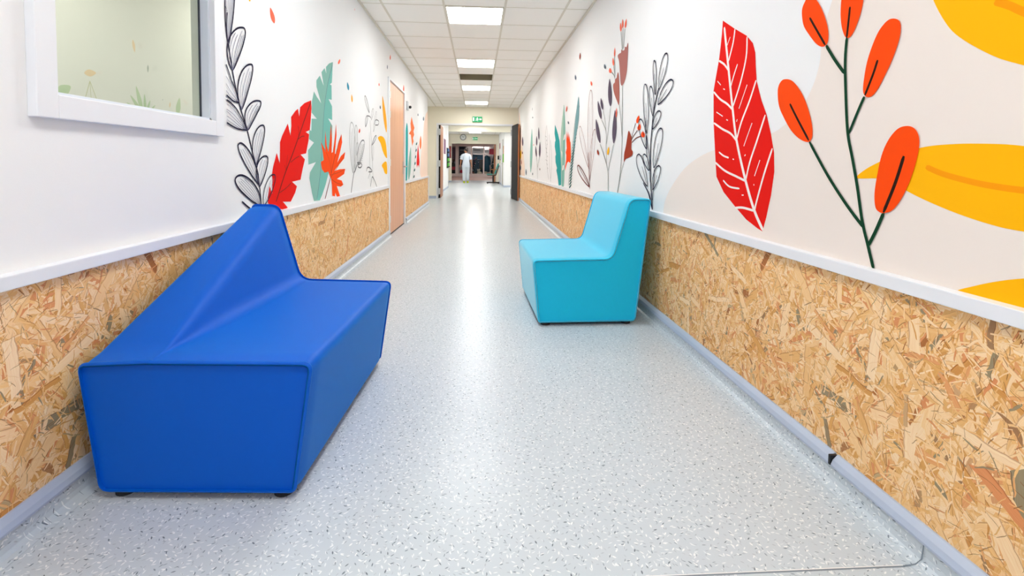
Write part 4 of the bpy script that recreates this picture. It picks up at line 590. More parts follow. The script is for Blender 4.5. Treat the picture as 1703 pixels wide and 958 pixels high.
  ('p','red',0,[(3.51,1.409),(3.516,1.356),(3.497,1.262),(3.478,1.198),(3.397,1.179),(3.461,1.166),(3.45,1.122),(3.4,1.032),(3.296,1.022),(3.377,0.991),(3.335,0.93),(3.291,0.854),(3.143,0.846),(3.226,0.814),(3.194,0.773),(3.119,0.721),(2.996,0.73),(3.07,0.688),(3.019,0.681),(2.946,0.69),(2.786,0.737),(2.788,0.778),(2.811,0.834),(2.844,0.789),(2.851,0.868),(2.845,0.901),(2.862,0.943),(2.914,1.024),(2.955,0.964),(2.961,1.03),(2.963,1.089),(2.995,1.129),(3.085,1.21),(3.125,1.137),(3.143,1.2),(3.139,1.256),(3.208,1.3),(3.257,1.321),(3.279,1.273),(3.298,1.336),(3.378,1.373)]),
  ('l','reddk',0.011,[(3.507,1.401),(3.4,1.287),(3.291,1.168),(3.159,1.025),(3.026,0.893),(2.897,0.738)]),
  ('l','reddk',0.005,[(3.251,1.118),(3.27,1.167),(3.254,1.209)]),
  ('l','reddk',0.005,[(3.252,1.121),(3.32,1.143),(3.372,1.149)]),
  ('l','reddk',0.005,[(3.051,0.917),(3.027,0.952)]),
  ('l','reddk',0.005,[(3.118,0.968),(3.2,0.994),(3.272,1.011)]),
  ('l','reddk',0.005,[(2.945,0.787),(3.048,0.811),(3.127,0.839)]),
  ('l','reddk',0.005,[(3.052,0.932),(3.075,1.013)]),
 ]),
 ('L','painted_sage_leaf','tall sage banana leaf with split edges painted behind the orange fan leaf',[
  ('p','sage',0,[(4.03,1.786),(4.011,1.701),(4,1.615),(3.939,1.592),(3.991,1.591),(3.993,1.476),(3.903,1.471),(4,1.425),(4.002,1.314),(3.887,1.32),(4.005,1.268),(3.988,1.109),(3.964,1.003),(3.906,0.899),(3.822,0.799),(3.741,0.728),(3.679,0.687),(3.55,0.692),(3.51,0.754),(3.46,0.86),(3.474,0.9),(3.599,0.973),(3.442,0.954),(3.439,1.054),(3.561,1.113),(3.46,1.134),(3.469,1.197),(3.508,1.194),(3.517,1.281),(3.629,1.289),(3.518,1.324),(3.527,1.403),(3.57,1.481),(3.633,1.45),(3.731,1.414),(3.627,1.523),(3.625,1.569),(3.703,1.617),(3.792,1.555),(3.741,1.65),(3.816,1.695),(3.858,1.66),(3.852,1.711),(3.926,1.752)]),
  ('p','sagedk',0,[(4.03,1.784),(4,1.615),(3.948,1.592),(3.991,1.591),(3.993,1.476),(3.912,1.471),(4,1.425),(4.002,1.314),(3.895,1.318),(4.005,1.268),(3.964,1.003),(3.906,0.899),(3.741,0.728),(3.679,0.687),(3.614,0.694),(3.707,0.902),(3.76,1.199),(3.796,1.388),(3.906,1.605)]),
  ('l','slate',0.006,[(4.03,1.777),(3.894,1.59),(3.808,1.402),(3.76,1.199),(3.7,0.902),(3.614,0.7)]),
 ]),
 ('L','painted_orange_leaf','orange fan palm leaf painted in front of the sage leaf',[
  ('p','orange',0,[(3.713,1.125),(3.781,1.082),(3.82,1.052),(3.814,1.127),(3.824,1.218),(3.853,1.104),(3.893,1.054),(3.929,1.133),(3.966,1.284),(3.99,1.162),(3.978,1.049),(4.014,1.057),(4.061,1.152),(4.109,1.29),(4.117,1.195),(4.067,1.045),(4.099,1.043),(4.172,1.143),(4.262,1.218),(4.285,1.149),(4.219,1.062),(4.135,0.971),(4.243,1.028),(4.377,1.066),(4.344,1.008),(4.13,0.934),(4.05,0.903),(4.216,0.915),(4.379,0.916),(4.341,0.871),(4.118,0.834),(4.263,0.816),(4.313,0.778),(4.237,0.764),(4.117,0.775),(4.163,0.729),(4.21,0.684),(4.124,0.683),(4.069,0.721),(4.059,0.691),(3.988,0.702),(3.981,0.792),(3.96,0.839),(3.918,0.873),(3.89,0.899),(3.796,0.892),(3.731,0.92),(3.709,0.976),(3.779,0.989),(3.749,1.063)]),
  ('l','reddk',0.012,[(3.803,0.688),(3.874,0.771),(3.939,0.846)]),
  ('l','reddk',0.006,[(3.939,0.846),(4.053,1.004),(4.261,1.211)]),
  ('l','orangedk',0.005,[(3.939,0.846),(4.12,0.923),(4.371,1.051)]),
  ('l','orangedk',0.005,[(3.961,0.872),(4.167,0.888),(4.358,0.912)]),
  ('l','orangedk',0.005,[(3.96,0.839),(4.117,0.8),(4.288,0.779)]),
  ('l','orangedk',0.005,[(3.962,0.885),(3.9,1.002),(3.724,1.117)]),
  ('l','orangedk',0.005,[(3.962,0.885),(3.97,1.056),(3.966,1.278)]),
 ]),
 ('L','painted_petal_specks','loose coral, blue and yellow painted petals over the left wall',[
  ('p','coral',1,[(2.903,1.771),(2.879,1.774),(2.867,1.78),(2.857,1.788),(2.851,1.798),(2.848,1.808),(2.846,1.819),(2.846,1.831),(2.85,1.844),(2.868,1.84),(2.881,1.833),(2.893,1.826),(2.902,1.818),(2.909,1.809),(2.913,1.799),(2.913,1.787)]),
  ('p','yellow',1,[(2.605,1.796),(2.597,1.796),(2.594,1.797),(2.592,1.799),(2.591,1.802),(2.591,1.805),(2.591,1.808),(2.593,1.812),(2.596,1.816),(2.601,1.815),(2.605,1.814),(2.608,1.812),(2.61,1.81),(2.611,1.808),(2.611,1.804),(2.61,1.801)]),
  ('p','coral',1,[(4.186,1.8),(4.175,1.804),(4.174,1.81),(4.178,1.817),(4.184,1.823),(4.193,1.831),(4.205,1.838),(4.218,1.846),(4.236,1.854),(4.241,1.849),(4.243,1.843),(4.242,1.837),(4.238,1.83),(4.232,1.823),(4.223,1.816),(4.21,1.809)]),
  ('p','blue',1,[(4.507,1.63),(4.481,1.634),(4.467,1.641),(4.459,1.649),(4.454,1.657),(4.452,1.666),(4.453,1.675),(4.456,1.685),(4.465,1.697),(4.484,1.691),(4.498,1.685),(4.509,1.678),(4.518,1.67),(4.524,1.662),(4.526,1.653),(4.523,1.643)]),
  ('p','yellowor',1,[(4.628,1.537),(4.61,1.544),(4.602,1.552),(4.597,1.56),(4.596,1.569),(4.596,1.579),(4.599,1.589),(4.604,1.599),(4.613,1.609),(4.625,1.602),(4.634,1.594),(4.641,1.586),(4.646,1.577),(4.648,1.568),(4.648,1.559),(4.643,1.549)]),
  ('p','redor',1,[(4.892,1.267),(4.877,1.272),(4.873,1.277),(4.873,1.283),(4.877,1.289),(4.883,1.295),(4.891,1.301),(4.902,1.307),(4.917,1.313),(4.926,1.308),(4.931,1.302),(4.933,1.297),(4.933,1.291),(4.931,1.285),(4.925,1.279),(4.914,1.273)]),
  ('p','slate',1,[(5.944,1.624),(5.918,1.626),(5.907,1.63),(5.901,1.635),(5.899,1.64),(5.9,1.645),(5.904,1.651),(5.911,1.657),(5.923,1.665),(5.94,1.662),(5.952,1.658),(5.962,1.654),(5.968,1.649),(5.971,1.644),(5.971,1.639),(5.964,1.632)]),
  ('p','coral',1,[(5.869,1.888),(5.851,1.889),(5.843,1.892),(5.839,1.896),(5.839,1.901),(5.841,1.905),(5.846,1.91),(5.852,1.916),(5.863,1.922),(5.875,1.92),(5.883,1.917),(5.89,1.914),(5.893,1.91),(5.895,1.906),(5.893,1.901),(5.887,1.895)]),
  ('p','coral',1,[(6.601,2.35),(6.581,2.354),(6.574,2.362),(6.572,2.37),(6.574,2.379),(6.579,2.389),(6.587,2.399),(6.597,2.41),(6.613,2.422),(6.625,2.416),(6.633,2.409),(6.638,2.401),(6.64,2.393),(6.639,2.384),(6.634,2.374),(6.624,2.364)]),
  ('p','slate',1,[(6.395,2.188),(6.378,2.192),(6.372,2.198),(6.37,2.205),(6.37,2.212),(6.373,2.22),(6.378,2.228),(6.385,2.237),(6.396,2.246),(6.407,2.241),(6.413,2.235),(6.418,2.229),(6.421,2.222),(6.421,2.215),(6.419,2.207),(6.412,2.199)]),
  ('p','coral',1,[(4.738,2.438),(4.742,2.436),(4.744,2.434),(4.744,2.431),(4.744,2.428),(4.743,2.425),(4.742,2.422),(4.74,2.419),(4.738,2.415),(4.735,2.417),(4.734,2.419),(4.733,2.422),(4.732,2.425),(4.732,2.427),(4.733,2.43),(4.734,2.434)]),
 ]),
 ('L','painted_yellow_leaf','yellow petals painted beside the wooden door',[
  ('p','yellowor',1,[(6.331,1.366),(6.235,1.417),(6.179,1.47),(6.138,1.523),(6.107,1.577),(6.086,1.631),(6.071,1.686),(6.064,1.742),(6.07,1.799),(6.139,1.753),(6.196,1.704),(6.246,1.652),(6.29,1.599),(6.325,1.544),(6.349,1.487),(6.36,1.429)]),
  ('p','yellow',1,[(5.8,1.262),(5.869,1.289),(6.013,1.302),(6.163,1.288),(6.281,1.234),(6.345,1.129),(6.361,1.039),(6.239,1.057),(6.085,1.121),(5.961,1.205)]),
  ('p','yellow',1,[(6.024,0.941),(6.16,0.981),(6.319,0.989),(6.376,0.912),(6.359,0.831),(6.214,0.845),(6.121,0.899)]),
 ]),
 ('L','painted_sketch_plant','grey pencil drawn feathery leaves painted right of the orange fan leaf',[
  ('l','sketch2',0.018,[(4.578,0.689),(4.614,0.768),(4.677,0.868),(4.736,0.901),(4.806,0.958)]),
  ('l','sketch',0.012,[(4.646,0.874),(4.634,0.886),(4.612,0.92),(4.586,0.972),(4.562,1.037),(4.543,1.109),(4.534,1.181),(4.535,1.246),(4.547,1.298),(4.57,1.333),(4.603,1.348),(4.646,1.34),(4.682,1.31),(4.708,1.258),(4.723,1.192),(4.726,1.117),(4.717,1.041),(4.7,0.973),(4.678,0.92),(4.658,0.885),(4.646,0.874)]),
  ('l','sketch',0.008,[(4.646,0.874),(4.655,0.931),(4.659,1.018),(4.658,1.114),(4.649,1.219),(4.634,1.299)]),
  ('l','sketch',0.008,[(4.646,0.874),(4.629,0.931),(4.612,1.017),(4.597,1.111),(4.587,1.215),(4.586,1.262)]),
  ('l','sketch',0.012,[(4.713,0.901),(4.709,0.912),(4.703,0.942),(4.697,0.99),(4.695,1.049),(4.697,1.115),(4.703,1.181),(4.714,1.242),(4.729,1.29),(4.747,1.321),(4.766,1.333),(4.795,1.325),(4.814,1.295),(4.823,1.248),(4.822,1.186),(4.811,1.118),(4.791,1.051),(4.767,0.99),(4.743,0.942),(4.723,0.911),(4.713,0.901)]),
  ('l','sketch',0.008,[(4.713,0.901),(4.729,0.953),(4.747,1.03),(4.763,1.117),(4.775,1.213),(4.779,1.287)]),
  ('l','sketch',0.008,[(4.713,0.901),(4.713,0.953),(4.718,1.03),(4.725,1.116),(4.737,1.211),(4.744,1.254)]),
  ('l','sketch2',0.012,[(4.853,0.947),(4.843,0.954),(4.831,0.972),(4.823,1.001),(4.825,1.037),(4.839,1.076),(4.866,1.115),(4.905,1.151),(4.954,1.179),(5.008,1.198),(5.067,1.204),(5.098,1.198),(5.111,1.179),(5.105,1.149),(5.081,1.111),(5.043,1.071),(4.996,1.031),(4.947,0.996),(4.902,0.969),(4.869,0.952),(4.853,0.947)]),
  ('l','sketch2',0.006,[(4.853,0.947),(4.895,0.976),(4.948,1.021),(5,1.072),(5.049,1.129),(5.074,1.169)]),
  ('l','sketch2',0.006,[(4.853,0.947),(4.878,0.977),(4.915,1.022),(4.958,1.073),(5.005,1.13),(5.036,1.167)]),
  ('l','sketch2',0.006,[(4.853,0.947),(4.853,0.978),(4.869,1.023),(4.897,1.074),(4.943,1.131),(4.986,1.17)]),
  ('l','sketch2',0.014,[(4.797,0.97),(4.902,0.973),(5.001,0.952),(4.95,0.925),(4.853,0.929),(4.83,0.958),(4.926,0.956)]),
  ('l','sketch',0.01,[(4.784,1.04),(4.78,1.043),(4.775,1.052),(4.769,1.066),(4.766,1.084),(4.766,1.103),(4.77,1.123),(4.778,1.141),(4.789,1.156),(4.803,1.165),(4.819,1.169),(4.833,1.166),(4.843,1.157),(4.846,1.143),(4.845,1.125),(4.838,1.105),(4.827,1.085),(4.814,1.066),(4.8,1.052),(4.79,1.043),(4.784,1.04)]),
  ('l','sketch',0.0045000000000000005,[(4.784,1.04),(4.788,1.055),(4.795,1.078),(4.802,1.104),(4.809,1.133),(4.817,1.16)]),
  ('l','sketch',0.008,[(4.872,0.961),(5.001,0.961)]),
  ('l','sketch',0.008,[(4.887,0.978),(5.011,0.979)]),
  ('l','sketch',0.008,[(4.902,0.994),(5.022,0.998)]),
  ('l','sketch',0.008,[(4.917,1.011),(5.032,1.016)]),
  ('l','sketch',0.008,[(4.932,1.028),(5.043,1.034)]),
  ('l','sketch',0.008,[(4.947,1.045),(5.054,1.053)]),
  ('l','sketch',0.008,[(4.962,1.062),(5.064,1.072)]),
  ('l','sketch',0.008,[(4.978,1.079),(5.075,1.09)]),
  ('l','sketch',0.008,[(4.993,1.097),(5.086,1.109)]),
  ('l','sketch',0.008,[(5.009,1.114),(5.097,1.128)]),
  ('l','sketch',0.008,[(5.024,1.132),(5.107,1.147)]),
  ('l','sketch',0.008,[(5.04,1.149),(5.118,1.166)]),
 ]),
 ('L','painted_sketch_plant','grey pencil drawn bellflower stalk painted next to the yellow petals',[
  ('l','sketch',0.012,[(5.532,0.743),(5.503,0.918),(5.476,1.105),(5.418,1.287),(5.379,1.441)]),
  ('l','sketch',0.01,[(5.392,0.709),(5.355,0.985),(5.342,1.308)]),
  ('l','sketch2',0.01,[(5.345,1.515),(5.333,1.518),(5.306,1.527),(5.271,1.542),(5.231,1.562),(5.193,1.585),(5.162,1.608),(5.139,1.63),(5.129,1.648),(5.132,1.662),(5.148,1.67),(5.169,1.67),(5.196,1.661),(5.226,1.646),(5.257,1.626),(5.286,1.601),(5.311,1.576),(5.33,1.552),(5.341,1.533),(5.346,1.52),(5.345,1.515)]),
  ('l','sketch2',0.006,[(5.345,1.515),(5.321,1.534),(5.284,1.563),(5.245,1.594),(5.202,1.628),(5.161,1.659)]),
  ('l','sketch2',0.01,[(5.164,1.349),(5.16,1.352),(5.154,1.36),(5.15,1.373),(5.149,1.389),(5.154,1.408),(5.165,1.427),(5.181,1.444),(5.201,1.459),(5.224,1.469),(5.248,1.473),(5.264,1.471),(5.271,1.463),(5.271,1.45),(5.263,1.432),(5.248,1.413),(5.228,1.393),(5.207,1.375),(5.187,1.361),(5.171,1.352),(5.164,1.349)]),
  ('l','sketch2',0.006,[(5.164,1.349),(5.174,1.364),(5.189,1.386),(5.206,1.411),(5.224,1.438),(5.242,1.464)]),
  ('l','sketch2',0.012,[(5.248,1.473),(5.362,1.478),(5.42,1.464)]),
  ('l','sketch',0.01,[(5.438,1.446),(5.436,1.449),(5.434,1.458),(5.436,1.472),(5.441,1.49),(5.45,1.511),(5.463,1.532),(5.479,1.551),(5.496,1.566),(5.514,1.577),(5.531,1.581),(5.549,1.579),(5.557,1.571),(5.556,1.556),(5.547,1.538),(5.531,1.516),(5.509,1.495),(5.485,1.475),(5.463,1.46),(5.446,1.45),(5.438,1.446)]),
  ('l','sketch',0.0045000000000000005,[(5.438,1.446),(5.449,1.462),(5.466,1.486),(5.484,1.513),(5.505,1.543),(5.524,1.572)]),
  ('l','sketch2',0.01,[(5.476,1.171),(5.476,1.174),(5.482,1.183),(5.495,1.196),(5.514,1.213),(5.541,1.231),(5.571,1.249),(5.604,1.266),(5.636,1.279),(5.664,1.287),(5.686,1.29),(5.703,1.286),(5.705,1.277),(5.691,1.263),(5.666,1.246),(5.63,1.228),(5.59,1.21),(5.549,1.194),(5.513,1.181),(5.488,1.174),(5.476,1.171)]),
  ('l','sketch2',0.0045000000000000005,[(5.476,1.171),(5.501,1.185),(5.538,1.206),(5.58,1.23),(5.626,1.256),(5.671,1.281)]),
  ('l','sketch2',0.012,[(5.585,1.405),(5.669,1.467),(5.837,1.468),(5.802,1.423),(5.636,1.407)]),
  ('l','sketch2',0.014,[(5.392,0.709),(5.471,0.812),(5.577,0.782),(5.725,0.693)]),
  ('l','sketch2',0.014,[(5.2,0.882),(5.24,0.92),(5.354,0.919),(5.472,0.878),(5.295,0.875)]),
  ('l','sketch2',0.01,[(5.277,0.804),(5.37,0.867)]),
  ('l','sketch',0.008,[(5.505,0.999),(5.496,1.003),(5.481,1.016),(5.463,1.036),(5.445,1.062),(5.433,1.09),(5.426,1.118),(5.427,1.144),(5.436,1.165),(5.453,1.179),(5.477,1.185),(5.502,1.181),(5.523,1.169),(5.539,1.149),(5.548,1.123),(5.55,1.094),(5.545,1.065),(5.535,1.038),(5.523,1.017),(5.511,1.003),(5.505,0.999)]),
  ('l','sketch',0.0036000000000000003,[(5.505,0.999),(5.501,1.021),(5.496,1.055),(5.49,1.092),(5.484,1.133),(5.479,1.172)]),
  ('l','sketch',0.008,[(5.546,1.322),(5.545,1.328),(5.548,1.344),(5.556,1.37),(5.569,1.403),(5.587,1.441),(5.61,1.478),(5.635,1.513),(5.66,1.541),(5.683,1.559),(5.703,1.567),(5.72,1.562),(5.725,1.545),(5.718,1.518),(5.699,1.484),(5.673,1.446),(5.641,1.407),(5.608,1.373),(5.578,1.345),(5.556,1.328),(5.546,1.322)]),
  ('l','sketch',0.0036000000000000003,[(5.546,1.322),(5.565,1.351),(5.592,1.394),(5.624,1.443),(5.658,1.497),(5.692,1.549)]),
 ]),
 ('L','painted_teal_leaf','tall teal leaf painted beyond the wooden door',[
  ('p','teal',1,[(8.124,1.644),(8.255,1.493),(8.229,1.074),(8.152,0.695),(7.901,0.694),(7.853,1.069),(7.949,1.437)]),
 ]),
 ('L','painted_sage_leaf','grey green leaf painted beyond the teal leaf by the door',[
  ('p','sage',1,[(8.351,0.688),(8.275,0.761),(8.264,0.831),(8.276,0.901),(8.306,0.971),(8.352,1.04),(8.412,1.111),(8.485,1.183),(8.585,1.258),(8.627,1.186),(8.643,1.114),(8.645,1.041),(8.633,0.968),(8.605,0.896),(8.558,0.824),(8.487,0.754)]),
 ]),
 ('L','painted_orange_leaf','orange fan leaf painted high beyond the wooden door',[
  ('p','orangelt',0,[(8.698,1.802),(8.879,1.698),(9.083,1.631),(8.941,1.559),(9.036,1.503),(8.881,1.432),(8.974,1.375),(8.776,1.284),(8.671,1.401),(8.584,1.475),(8.348,1.476),(8.627,1.557),(8.555,1.67)]),
  ('p','orangelt',1,[(10.006,1.261),(9.9,1.293),(9.865,1.326),(9.855,1.36),(9.864,1.394),(9.889,1.429),(9.928,1.466),(9.98,1.503),(10.061,1.542),(10.129,1.51),(10.169,1.477),(10.197,1.443),(10.209,1.409),(10.204,1.373),(10.179,1.337),(10.128,1.3)]),
 ]),
 ('L','painted_red_flower','small red flower with dark dashed stem painted near the end of the left wall',[
  ('p','red',0,[(9.648,1.362),(9.76,1.186),(9.874,1.006),(9.801,0.88),(9.689,0.937),(9.58,0.938),(9.475,0.883),(9.404,0.982),(9.507,1.18)]),
  ('p','ferndark',1,[(8.979,0.699),(8.943,0.71),(8.938,0.718),(8.944,0.726),(8.959,0.733),(8.981,0.74),(9.009,0.747),(9.043,0.753),(9.09,0.759),(9.109,0.75),(9.115,0.741),(9.116,0.733),(9.111,0.725),(9.098,0.717),(9.076,0.71),(9.043,0.704)]),
  ('p','ferndark',1,[(9.049,0.819),(9.013,0.829),(9.008,0.838),(9.014,0.846),(9.029,0.853),(9.051,0.861),(9.08,0.868),(9.114,0.875),(9.162,0.881),(9.181,0.872),(9.188,0.863),(9.189,0.855),(9.183,0.847),(9.17,0.839),(9.148,0.831),(9.114,0.824)]),
  ('p','ferndark',1,[(9.121,0.941),(9.084,0.95),(9.079,0.959),(9.085,0.967),(9.1,0.975),(9.122,0.982),(9.151,0.99),(9.187,0.997),(9.235,1.005),(9.254,0.996),(9.261,0.987),(9.262,0.979),(9.256,0.97),(9.243,0.962),(9.22,0.954),(9.186,0.947)]),
  ('p','ferndark',1,[(9.193,1.064),(9.156,1.073),(9.15,1.082),(9.157,1.09),(9.172,1.098),(9.195,1.106),(9.224,1.114),(9.26,1.122),(9.309,1.13),(9.329,1.121),(9.336,1.113),(9.337,1.104),(9.331,1.096),(9.317,1.087),(9.294,1.079),(9.26,1.071)]),
  ('p','ferndark',1,[(9.267,1.189),(9.229,1.198),(9.223,1.206),(9.229,1.215),(9.245,1.223),(9.268,1.232),(9.298,1.24),(9.335,1.249),(9.384,1.257),(9.404,1.249),(9.412,1.24),(9.412,1.232),(9.406,1.223),(9.393,1.214),(9.37,1.206),(9.334,1.198)]),
  ('p','ferndark',1,[(9.341,1.317),(9.303,1.325),(9.297,1.333),(9.303,1.342),(9.319,1.35),(9.343,1.359),(9.373,1.368),(9.41,1.377),(9.461,1.387),(9.481,1.378),(9.489,1.37),(9.489,1.361),(9.483,1.352),(9.469,1.344),(9.446,1.335),(9.41,1.326)]),
  ('l','fernlight',0.03,[(8.855,0.682),(9.088,0.96),(9.299,1.304)]),
 ]),
 ('L','painted_petal_specks','small dark petals painted high near the end of the left wall',[
  ('p','slate',1,[(9.623,1.904),(9.575,1.905),(9.555,1.909),(9.546,1.915),(9.544,1.921),(9.55,1.928),(9.561,1.935),(9.577,1.944),(9.605,1.953),(9.637,1.95),(9.659,1.946),(9.675,1.941),(9.685,1.936),(9.688,1.93),(9.683,1.923),(9.668,1.915)]),
  ('p','slate',1,[(10.573,1.893),(10.503,1.899),(10.476,1.908),(10.466,1.918),(10.467,1.93),(10.478,1.942),(10.498,1.956),(10.526,1.97),(10.571,1.986),(10.617,1.979),(10.647,1.97),(10.668,1.96),(10.68,1.95),(10.681,1.938),(10.671,1.925),(10.644,1.911)]),
  ('p','coral',1,[(7.758,2.083),(7.724,2.094),(7.713,2.108),(7.71,2.123),(7.713,2.139),(7.723,2.155),(7.736,2.173),(7.754,2.191),(7.782,2.211),(7.803,2.199),(7.816,2.185),(7.824,2.171),(7.827,2.156),(7.825,2.14),(7.816,2.123),(7.799,2.105)]),
 ]),
 ('L','mural_backdrop','peach coloured painted band at the far end of the left wall',[
  ('p','peach',0,[(11.438,2.202),(11.473,0.677),(10.173,0.676),(9.973,0.775),(10.067,1.1),(10.43,1.443),(10.684,1.849),(11.023,2.081)]),
 ]),
]
# ------------------------------------------------------------------ the room
XL, XR, CH = -1.18, 1.13, 2.56       # wall faces and ceiling height
YB, YLE, YE, YC = -3.0, 11.44, 13.6, 26.0   # back end, end of the left wall, end wall, clock wall
RZ0, RZ1 = .648, .685                # white rail
# floor
fl = struct(box('floor', -4.2, 4.2, YB, 28.5, -.1, 0, 'vinyl'))
struct(box('floor', -6, 6, 28.5, 46, -.1, 0, 'purple_floor'))
bm = bmesh.new(); bx(bm, XL+.05, 1.045, 1.0665, 1.0705, 0, .0006, 0); bx(bm, XL+.05, 1.045, 1.0705, 1.0725, 0, .0008, 1)
tube(bm, [(1.045,1.069,.0008),(1.075,1.069,.004),(1.09,1.069,.016),(1.094,1.069,.054)], .0014, 6, 0)
o = obj('welded_seam', bm, ('seam','paper'), fl)

def side_wall(name, face, sgn, spans, y0, y1, zt=CH+.1, th=.075, m='wall'):
    """wall with its face at x=face, solid on the side sgn; spans = list of (y0,y1,z0,z1) openings"""
    bm = bmesh.new(); a, b = sorted((face, face+sgn*th)); y = y0
    for (s0, s1, z0, z1) in sorted(spans):
        if s0 > y: bx(bm, a, b, y, s0, 0, zt)
        if z0 > 0: bx(bm, a, b, s0, s1, 0, z0)
        if z1 < zt: bx(bm, a, b, s0, s1, z1, zt)
        y = s1
    bx(bm, a, b, y, y1, 0, zt)
    return struct(obj(name, bm, m))
WY0, WY1, WZ0, WZ1 = 1.412, 2.216, 1.150, 2.10
DY0, DY1, DZ = 6.49, 7.80, 2.085
wl = side_wall('wall_left', XL, -1, [(WY0,WY1,WZ0,WZ1),(DY0,DY1,0,DZ)], YB, YLE, m='wall')
wr = side_wall('wall_right', XR, 1, [], YB, YE, m='wall')
# recess on the left before the end wall
struct(box('wall_left', -2.5, -2.34, YLE-.16, YE, 0, CH+.1, 'wall_cream'))
struct(box('wall_left', -2.34, XL-.075, YLE-.16, YLE, 0, CH+.1, 'wall_cream'))
# end wall with its wide opening
EX0, EX1, EZ = -1.125, .955, 2.07
bm = bmesh.new(); bx(bm, -2.5, EX0, YE, YE+.16, 0, CH+.1); bx(bm, EX1, XR+.2, YE, YE+.16, 0, CH+.1); bx(bm, EX0, EX1, YE, YE+.16, EZ, CH+.1)
we = struct(obj('wall_end', bm, 'wall_cream'))
bm = bmesh.new(); bx(bm, EX0-.03, EX0+.012, YE-.015, YE+.175, 0, EZ+.03); bx(bm, EX1-.012, EX1+.03, YE-.015, YE+.175, 0, EZ+.03); bx(bm, EX0+.012, EX1-.012, YE-.015, YE+.175, EZ-.012, EZ+.03)
struct(obj('trim_1', bm, 'casing'))
# behind the camera: unseen wall, its opening added to let cool daylight in
bm = bmesh.new(); bx(bm, XL-.16, -.95, YB-.16, YB, 0, CH+.1); bx(bm, .9, XR+.16, YB-.16, YB, 0, CH+.1); bx(bm, -.95, .9, YB-.16, YB, 2.3, CH+.1)
struct(obj('wall_back', bm, 'wall'))
# far corridor
struct(box('wall_left', -1.37, -1.21, YE+.16, 20.0, 0, CH+.1, 'wall'))
struct(box('wall_left', -1.75, -1.56, 19.9, YC, 0, CH+.1, 'wall'))
struct(box('wall_left', -1.56, -1.37, 19.84, 20.0, 0, CH+.1, 'wall'))
struct(box('wall_right', XR, XR+.16, 20.6, YC, 0, CH+.1, 'wall'))
struct(box('wall_right', XR+.16, 3.0, 20.6, 20.76, 0, CH+.1, 'wall'))
struct(box('wall_right', 3.0, 3.16, YE, 20.76, 0, CH+.1, 'wall'))
struct(box('wall_right', XR+.2, 3.16, YE, YE+.16, 0, CH+.1, 'wall'))
struct(box('trim_2', -1.56, 3.0, 20.3, 20.5, 2.33, CH+.1, 'wall_cream'))
CX0, CX1, CZ = -1.40, 1.0, 2.06
bm = bmesh.new(); bx(bm, -3, CX0, YC, YC+.16, 0, CH+.1); bx(bm, CX1, 3, YC, YC+.16, 0, CH+.1); bx(bm, CX0, CX1, YC, YC+.16, CZ, CH+.1)
struct(obj('wall_end', bm, 'wall_cream'))
# lobby beyond
struct(box('wall_left', -4.3, -4.1, YC, 43, 0, CH+.1, 'lobby'))
struct(box('wall_right', 4.1, 4.3, YC, 43, 0, CH+.1, 'lobby'))
struct(box('wall_back', -4.1, 4.1, 41.2, 41.4, 0, CH+.1, 'lobby'))
for s_, y0_ in ((-4.1, YC+.16), ): pass

# ceiling: lay-in tiles with a recessed coffer, bars, edge trim
TX = [-.963, -.349, .265, .880]; TY0, TP = 4.946, .6115
rows = [TY0+TP*k for k in range(-13, 15)]
def ceiling(name, x0, x1, y0, y1, xs, ys, hole=None):
    c = struct(bpy.data.objects.new(name, bpy.data.meshes.new(name))); 
    bm = bmesh.new(); X = [x0]+[x for x in xs if x0 < x < x1]+[x1]; Y = [y0]+[y for y in ys if y0 < y < y1]+[y1]
    for i in range(len(X)-1):
        for j in range(len(Y)-1):
            if hole and X[i] < hole[0] < X[i+1] and Y[j] < hole[1] < Y[j+1]: continue
            bx(bm, X[i], X[i+1], Y[j], Y[j+1], CH, CH+.02)
    c = struct(obj(name, bm, 'tile'))
    bm = bmesh.new()
    for x in X[1:-1]: bx(bm, x-.011, x+.011, y0, y1, CH-.004, CH)
    for y in Y[1:-1]: bx(bm, x0, x1, y-.006, y+.006, CH-.003, CH)
    g = obj('ceiling_bar_grid', bm, 'grid', c)
    bm = bmesh.new()
    bx(bm, x0, x0+.022, y0, y1, CH-.012, CH-.004); bx(bm, x1-.022, x1, y0, y1, CH-.012, CH-.004)
    obj('edge_trim', bm, 'grid', c)
    return c
HOLE = ((TX[1]+TX[2])/2, TY0+TP*6.5)
ce = ceiling('ceiling', XL, XR, YB, YE, TX, rows, HOLE)
struct(box('ceiling', -2.34, XL, YLE, YE, CH, CH+.02, 'tile'))
ceiling('ceiling', -1.6, 3.0, YE+.16, YC, [-1.575,-.963,-.349,.265,.880,1.49,2.1], [YE+.16+.3+.6115*k for k in range(21)])
struct(box('ceiling', -4.3, 4.3, YC+.16, 41.4, CH, CH+.02, 'lobby'))
# coffer in the missing tile
v = thing('ceiling_vent', 'empty square coffer sunk in the ceiling between two light panels', 'vent', (HOLE[0],HOLE[1],CH))
h = TP/2-.006; bm = bmesh.new()
for a in ((-h-.01,-h,-h,h),(h,h+.01,-h,h),(-h,h,-h-.01,-h),(-h,h,h,h+.01)): bx(bm, a[0],a[1],a[2],a[3],0,.12)
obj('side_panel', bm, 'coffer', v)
box('back_panel', -h, h, -h, h, .12, .13, 'coffer', v)
